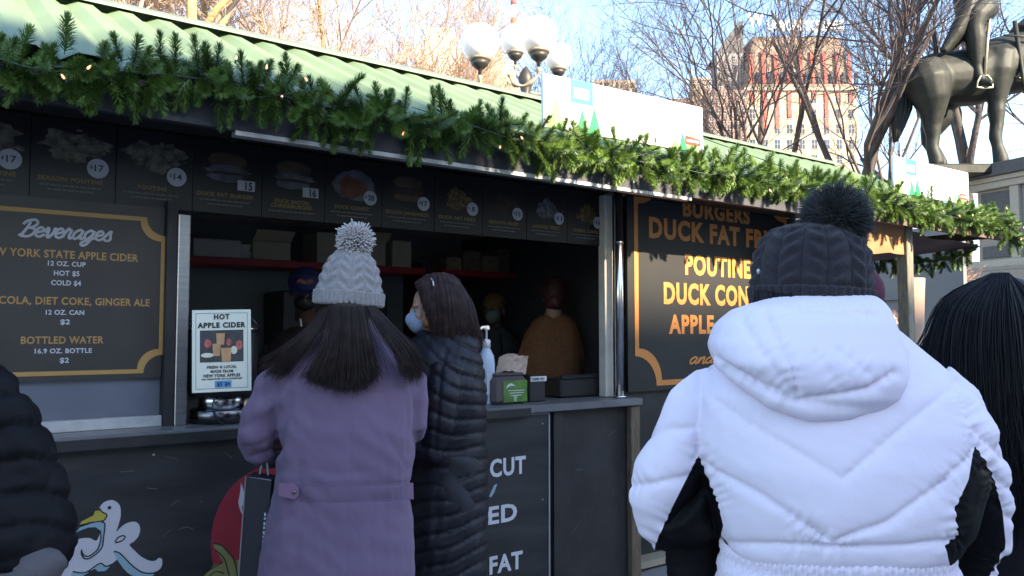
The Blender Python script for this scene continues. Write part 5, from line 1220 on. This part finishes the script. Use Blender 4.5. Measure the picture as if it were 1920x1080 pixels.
# black paper carrier bag in her left hand
M_bagk = mat('matt_black_card', (.022,.022,.026), .5, var=.1)
bg_ = at(488, 1000, 2.86); bt = thing('carrier_bag', 'tall black paper carrier bag with pale edges held beside the purple coat', 'bag', (bg_.x, 2.86, .45))
A = [at(x, y, 2.86)-bt.location for x, y in ((469,889),(516,896),(498,1130),(452,1130))]
MB().prism([(p.x, p.z) for p in A], -.045, .045).build('bag', M_bagk, bt)
MB().tube([A[3]+Vector((0,-.047,0)), A[0]+Vector((0,-.047,0)), A[1]+Vector((0,-.047,0))], .0022, 6).build('pale_edge', M_grey, bt)
q = MB()
for i in range(12):
    u = .27+i*.036; p = A[1].lerp(A[2], u)+Vector((-.012,-.0465,0)); q.box(p.x-.003, p.x+.003, p.y-.0006, p.y, p.z-.006+.003*(i % 2), p.z+.005)
q.build('lettering', M_white, bt)
MB().tube(crom([at(487,890,2.86)-bt.location, at(492,868,2.87)-bt.location, at(500,868,2.87)-bt.location, at(503,892,2.86)-bt.location], 5), .004, 6).build('handle', M_grey, bt, True)
# ------------------------------------------------------------------ woman in the long black puffer
pb_ = Person('masked woman in profile wearing a long black puffer coat by the counter', 846, 3.42)
yaw = -PI/2-.15
hc, RR = body(pb_.t, 1.69, yaw, [(-.14,.02,1.33),(-.16,.06,1.08),(-.14,.16,1.05)], [(.14,.02,1.33),(.16,.06,1.08),(.14,.16,1.05)], head=pb_.p(812,580,0), hpitch=-.08)
trousers(pb_.t, 1.69, yaw)
mb = pb_.rings([(622,786,888,.09),(640,772,898,.12),(665,770,899,.17),(700,768,906,.20),(745,772,911,.20),(800,770,908,.19),(860,764,911,.185),(940,760,912,.20),(1020,756,912,.21),(1120,750,914,.22),(1300,745,918,.23)], ex=2.3)
pb_.tube(mb, [(838,690,-.17,28),(832,740,-.21,29),(822,800,-.22,27),(808,845,-.21,24),(770,835,-.2,21),(735,820,-.2,18)], 16)
V, N, F = solid(mb, .0085, 5, .5); px, py = pb_.pix(V)
sl = np.interp(py, [640,700,760,820,900,1000,1100], [.75,.55,.25,.05,-.22,-.36,-.4]); q_ = (py-sl*(px-860)+5*np.sin(px*.05))/29.0; fr = np.abs((q_ % 1)-.5)*2
puff = .008*(1-fr**4)-.006*np.exp(-((1-fr)/.09)); d, s_ = segdist(px, py, [(836,655),(826,700),(822,760),(815,850)]); puff -= .008*np.exp(-(d/4)**2)
V = V+N*(puff+.004*wn_(V, 20, 2)+.0022*wn_(V, 60, 7))[:,None]
arr_obj('puffer_coat', V, F, mat('black_nylon', (.012,.011,.017), .52, spec=.3, var=.15, vs=8, bump=.2, bs=60), pb_.t)
q = MB(); 
q.ell(hc+RR @ Vector((0,.062,-.045)), (.050,.052,.054), 20, 14, rot=RR); q.ell(hc+RR @ Vector((0,.085,-.038)), (.030,.038,.034), 16, 12, rot=RR)
V, N, F = solid(q, .005, 3); arr_obj('face_mask', V, F, mat('pale_blue_mask', (.26,.32,.44), .8, bump=.3, bs=80), pb_.t)
MB().tube(crom([hc+RR @ Vector(p) for p in ((-.048,.05,-.02),(-.068,.02,-.008),(-.083,-.012,.0),(-.07,.01,-.04),(-.05,.035,-.065))], 4), .0015, 5).build('mask_strap', mw, pb_.t)
q = MB().ell(pb_.p(803,606,-.075), (.026,.03,.022), 14, 10); q.build('scarf', mat('mustard_scarf', (.20,.11,.03), .8, var=.4, vs=40), pb_.t, True)
M_hair3 = mat('reddish_brown_hair', (.042,.022,.020), .55, spec=.3, var=.6, vs=30)
H = lambda L: [pb_.p(*q) for q in L]
q = MB(); q.ell(hc+Vector((.022,0,.032)), (.098,.095,.096), 20, 14); pb_.tube(q, [(838,555,0,38),(850,600,0,36),(864,630,0,28)], 14)
V, N, F = solid(q, .008, 3); hp_ = RR.transposed() @ Vector((0,0,1)); arr_obj('hair_mass', V[:, :], [f for f in F if not any(((Vector(V[i])-hc) @ (RR @ Vector((0,1,0)))) > .012 and ((Vector(V[i])-hc).z < .070) for i in f)], M_hair3, pb_.t)
strands([([H([(800,518,-.05),(796,540,-.09),(804,575,-.10),(814,612,-.095)]), H([(812,512,-.06),(812,550,-.105),(818,600,-.11),(822,632,-.10)]), H([(832,511,-.05),(842,550,-.10),(848,600,-.11),(850,636,-.10)]), H([(848,516,-.03),(868,560,-.07),(876,605,-.08),(884,640,-.06)]), H([(856,522,0),(880,565,-.02),(888,610,-.02),(900,640,0)]), H([(856,524,.04),(880,570,.05),(888,610,.05),(896,640,.05)])], 1800, .0016),
         ([H([(788,526,-.01),(782,532,-.05),(795,556,-.085),(808,588,-.09)]), H([(802,514,-.03),(792,530,-.075),(800,560,-.09),(812,600,-.095)])], 260, .0016)], pb_.t, M_hair3, seed=8, spread=.008)
MB().tube([pb_.p(808,522,-.09), pb_.p(812,528,-.10), pb_.p(813,536,-.105)], .0035, 6).build('hair_clip', M_steel, pb_.t)
# ------------------------------------------------------------------ simply dressed figures
def dressed(label, px, Y, yaw, h, torso, arms, jm, head=None, hpitch=0, hyaw=0, skin=None, vox=.011, amp=.005, quilt=0, seed=1, ex=2.3, tr=None, jname='jacket', body_arms=None):
    P = Person(label, px, Y); ba = body_arms or (None, None)
    hc, RR = body(P.t, h, yaw, *ba, skin=skin, head=P.p(*head) if head else None, hpitch=hpitch, hyaw=hyaw)
    trousers(P.t, h, yaw, tr)
    mb = P.rings(torso, ex=ex)
    for a in arms: P.tube(mb, a, 14)
    V, N, F = solid(mb, vox, 5); d = amp*wn_(V*np.array([[1,1,.5]]), 16, seed)+amp*.45*wn_(V, 44, seed+3)
    if quilt:
        px_, py_ = P.pix(V); fr = np.abs((((py_+8*np.sin(px_*.03))/quilt) % 1)-.5)*2; d = d+.012*(1-fr**5)-.008*np.exp(-((1-fr)/.09))
    arr_obj(jname, V+N*d[:,None], F, jm, P.t); return P, hc, RR
M_dkp = mat('blue_black_nylon', (.004,.0035,.005), .7, spec=.2, var=.2, vs=8, bump=.2, bs=50)
LP, hc, RR = dressed('person in a dark padded jacket cut off by the left edge of the picture', -125, 2.0, .5, 1.72,
    [(650,-190,-60,.07),(690,-225,-20,.11),(740,-255,22,.15),(790,-270,45,.17),(850,-275,70,.18),(920,-285,100,.19),(985,-290,118,.19),(1040,-290,122,.19)],
    [[(-20,720,-.02,28),(5,765,-.03,36),(10,795,-.03,40),(25,860,-.02,58),(50,925,0,58),(70,985,.04,52),(75,1040,.1,48)], [(-230,720,0,36),(-262,800,0,44),(-280,900,0,48),(-240,960,.15,44)]], M_dkp, head=(-125,590,0), quilt=62, seed=5, amp=.009)
MB().ell(hc+Vector((0,-.01,.04)), (.088,.105,.09), 20, 14).build('hair', M_hair1, LP.t, True)
gb_ = thing('grey_tote_bag', 'soft pale grey bag in the bottom left corner beside the dark jacket', 'bag', at(40, 1200, 1.93)-Vector((0,0,.1)))
q = MB(); base = Vector(gb_.location)
q.tube([at(-60,1090,1.93)-base, at(20,1078,1.93)-base, at(85,1060,1.93)-base, at(108,1035,1.94)-base], [.09,.075,.055,.035], 16)
q.loft([(0,0,-.05,.16,.06),(0,0,.1,.17,.07),(0,0,.16,.15,.06),(-.03,0,.22,.12,.05)], 20)
V, N, F = solid(q, .012, 5); V = V+N*(.006*wn_(V, 30, 4))[:,None]; arr_obj('bag', V, F, mat('grey_fleece', (.085,.075,.082), .9, var=.1, bump=.3, bs=120), gb_)
M_blk = mat('soft_black_cloth', (.006,.005,.008), .8, spec=.2, var=.2, vs=8)
RP, hc, RR = dressed('woman with long straight black hair and black coat at the right edge', 1880, 1.95, .1, 1.66,
    [(650,1800,1960,.07),(690,1740,2020,.10),(730,1700,2060,.13),(800,1680,2080,.16),(900,1690,2080,.17),(1000,1690,2085,.17),(1150,1685,2090,.18)],
    [[(1710,740,0,44),(1690,830,0,48),(1690,930,.02,44),(1740,960,.2,36)], [(2050,740,0,44),(2080,830,0,48),(2085,930,.02,44),(2030,960,.2,36)]], M_blk, head=(1872,610,.04), seed=8, amp=.006)
M_hair4 = mat('straight_black_hair', (.006,.005,.007), .55, spec=.25, var=.3, vs=20)
h2 = lambda L: [RP.p(*q) for q in L]
q = MB(); q.ell(RP.p(1872,612,-.0), (.128,.125,.125), 24, 16); RP.tube(q, [(1878,640,-.03,92),(1885,740,-.07,88),(1892,850,-.10,80),(1900,950,-.12,62)], 18, flat=.7, fd=(0,1,0))
V, N, F = solid(q, .009, 5); arr_obj('hair_mass', V, F, M_hair4, RP.t)
strands([([h2([(1872,512,-.02),(1790,556,-.05),(1752,640,-.06),(1716,672,-.05)]), h2([(1872,512,-.06),(1800,580,-.12),(1790,720,-.14),(1815,880,-.16)]), h2([(1876,512,-.10),(1850,600,-.16),(1850,760,-.18),(1862,940,-.18)]), h2([(1880,512,-.10),(1900,600,-.16),(1905,760,-.18),(1910,960,-.18)]), h2([(1880,512,-.05),(1950,600,-.12),(1965,760,-.15),(1965,930,-.15)])], 7000, .0012)], RP.t, M_hair4, seed=3, spread=.016)
# ------------------------------------------------------------------ stall workers
def fy(px, py, t): 
    r = ray(px, py); k = (D0+t)/r.dot(NV); return (r*k).y
Yc = fy(572, 600, 1.0)
CP, hc, RR = dressed('stall worker in a royal blue cap and black face mask bending over the counter', 575, Yc, PI-.25, 1.70,
    [(612,548,600,.07),(628,520,630,.11),(660,498,652,.14),(720,496,656,.15),(800,500,650,.14),(900,505,645,.14)], [[(510,650,0,18),(498,700,-.05,18),(505,745,-.15,15),(530,760,-.3,12)], [(640,650,0,18),(652,700,-.05,18),(645,745,-.15,15)]],
    mat('maroon_black_sweater', (.030,.018,.022), .8), head=(572,545,0), hpitch=-.35, skin=M_skin2, seed=2)
mc = mat('royal_blue_cap', (.018,.022,.10), .7, var=.1, bump=.2, bs=200)
q = MB(); RC = RR @ Matrix.Rotation(.12, 3, 'X'); q.ell(hc+RC @ Vector((0,-.005,.045)), (.096,.112,.095), 28, 18, rot=RC); V, N, F = solid(q, .006, 2)
F = [f for f in F if all((RC.transposed() @ (Vector(V[i])-hc)).z > .018 for i in f)]; cp = arr_obj('cap', V, F, mc, CP.t)
q = MB(); n = 14; vs = []
for i in range(n):
    a = PI*i/(n-1)
    for rr_ in (.98, 1.0): vs.append(hc+RC @ Vector((.088*math.cos(a)*rr_, .075+(.0 if rr_ < .99 else .085)*math.sin(a), .032-(.0 if rr_ < .99 else .022*math.sin(a)))))
for v_ in list(vs): vs.append(v_-Vector((0,0,.005)))
k = 2*n; fs = [(2*i, 2*i+1, 2*i+3, 2*i+2) for i in range(n-1)]+[(k+2*i, k+2*i+2, k+2*i+3, k+2*i+1) for i in range(n-1)]+[(2*i+1, k+2*i+1, k+2*i+3, 2*i+3) for i in range(n-1)]
q.add(vs, fs).build('cap_peak', mc, cp)
sc_ = script('NewYo', 0, 0, .085, .026, 0, mat('orange_stitching', (.50,.16,.06), .6), cp, wt=.09); fw = RC @ Vector((0,1,0)); sc_.rotation_euler = (.25, 0, math.atan2(fw.y, fw.x)+PI/2); sc_.location = hc+RC @ Vector((.0,.112,.062))
q = MB(); q.ell(hc+RR @ Vector((0,.060,-.050)), (.062,.055,.052), 20, 14, rot=RR); V, N, F = solid(q, .006, 2); arr_obj('face_mask', V, F, M_ink, CP.t)
MB().tube([CP.p(563,598,-.16), CP.p(565,612,-.16)], .006, 8).build('zip_pull', M_alu, CP.t)
Yb = fy(926, 600, 1.75)
BP, hc, RR = dressed('stall worker in a tan beanie and grey face mask in the dim interior', 928, Yb, PI+.1, 1.66,
    [(612,912,944,.06),(622,900,958,.10),(640,886,972,.13),(690,880,980,.15),(760,882,978,.14),(860,885,975,.14)], [[(888,645,0,11),(880,700,0,12),(888,740,-.1,10)], [(972,645,0,11),(982,700,0,12),(975,740,-.1,10)]],
    mat('charcoal_hoodie', (.045,.048,.055), .85), head=(926,582,0), skin=M_skin2, seed=4)
q = MB(); q.ell(hc+RR @ Vector((0,-.008,.05)), (.092,.108,.095), 24, 16, rot=RR); V, N, F = solid(q, .007, 2)
F = [f for f in F if all((RR.transposed() @ (Vector(V[i])-hc)).z > .022 for i in f)]; arr_obj('beanie', V, F, mat('tan_beanie', (.15,.08,.022), .9, var=.2, vs=60), BP.t)
q = MB(); q.ell(hc+RR @ Vector((0,.062,-.045)), (.062,.055,.056), 20, 14, rot=RR); V, N, F = solid(q, .006, 2); arr_obj('face_mask', V, F, mat('grey_green_mask', (.13,.16,.16), .8), BP.t)
for x in (-1, 1): BP.tube(mb := MB(), [(927+x*11,628,-.13,1.6),(927+x*16,680,-.165,1.6),(927+x*19,740,-.16,1.6)], 6); mb.build('apron_strap', M_ink, BP.t, True)
Ys = fy(1035, 600, 1.05)
SP, hc, RR = dressed('stall worker seen from behind in a rust brown knitted sweater', 1035, Ys, .3, 1.82,
    [(590,1018,1062,.07),(600,1000,1076,.10),(625,984,1088,.13),(680,978,1090,.15),(740,984,1088,.14),(820,990,1082,.14)], [[(998,625,0,14),(984,670,0,14),(984,710,.1,13)], [(1076,625,0,13),(1084,670,0,12),(1082,710,.1,12)]],
    mat('rust_knit', (.22,.095,.04), .9, var=.18, vs=50, bump=.5, bs=120), head=(1040,555,0), seed=6, skin=M_skin)
q = MB(); q.ell(hc+Vector((0,-.008,.035)), (.10,.115,.11), 24, 16); q.ell(hc+Vector((0,-.05,-.05)), (.075,.06,.06), 18, 12); V, N, F = solid(q, .008, 3); arr_obj('hair', V+N*(.003*wn_(V, 90, 2))[:,None], F, mat('dark_red_hair', (.055,.010,.012), .6, var=.3), SP.t)
# ------------------------------------------------------------------ passers by
MP, hc, RR = dressed('passer by in a maroon hooded coat mostly hidden behind the navy knit hat', 1616, 4.6, .2, 1.72,
    [(590,1580,1640,.10),(615,1560,1655,.14),(680,1550,1665,.17),(800,1552,1662,.17),(900,1555,1660,.17)], [[(1560,640,0,13),(1550,720,0,15)], [(1652,640,0,13),(1664,720,0,15)]], mat('maroon_wool', (.085,.012,.035), .85), head=(1617,552,0), seed=3)
q = MB(); q.ell(hc+Vector((0,-.01,.01)), (.115,.13,.145), 24, 16); V, N, F = solid(q, .01, 3); arr_obj('hood', V, F, mat('maroon_wool', (0,0,0)), MP.t)
FP, hc, RR = dressed('distant ruddy faced passer by peeking over the white hood', 1668, 8.2, PI, 1.58,
    [(622,1655,1681,.08),(640,1645,1690,.13),(720,1644,1692,.15),(800,1646,1690,.15)], [[(1650,650,0,8),(1645,700,0,9)], [(1686,650,0,8),(1691,700,0,9)]], mat('dusty_red_coat', (.22,.06,.05), .85), head=(1668,602,0), skin=mat('ruddy_skin', (.45,.18,.13), .5), seed=3)
MB().ell(hc+Vector((0,.02,.045)), (.09,.10,.085), 20, 14).build('hair', M_hair3, FP.t, True)
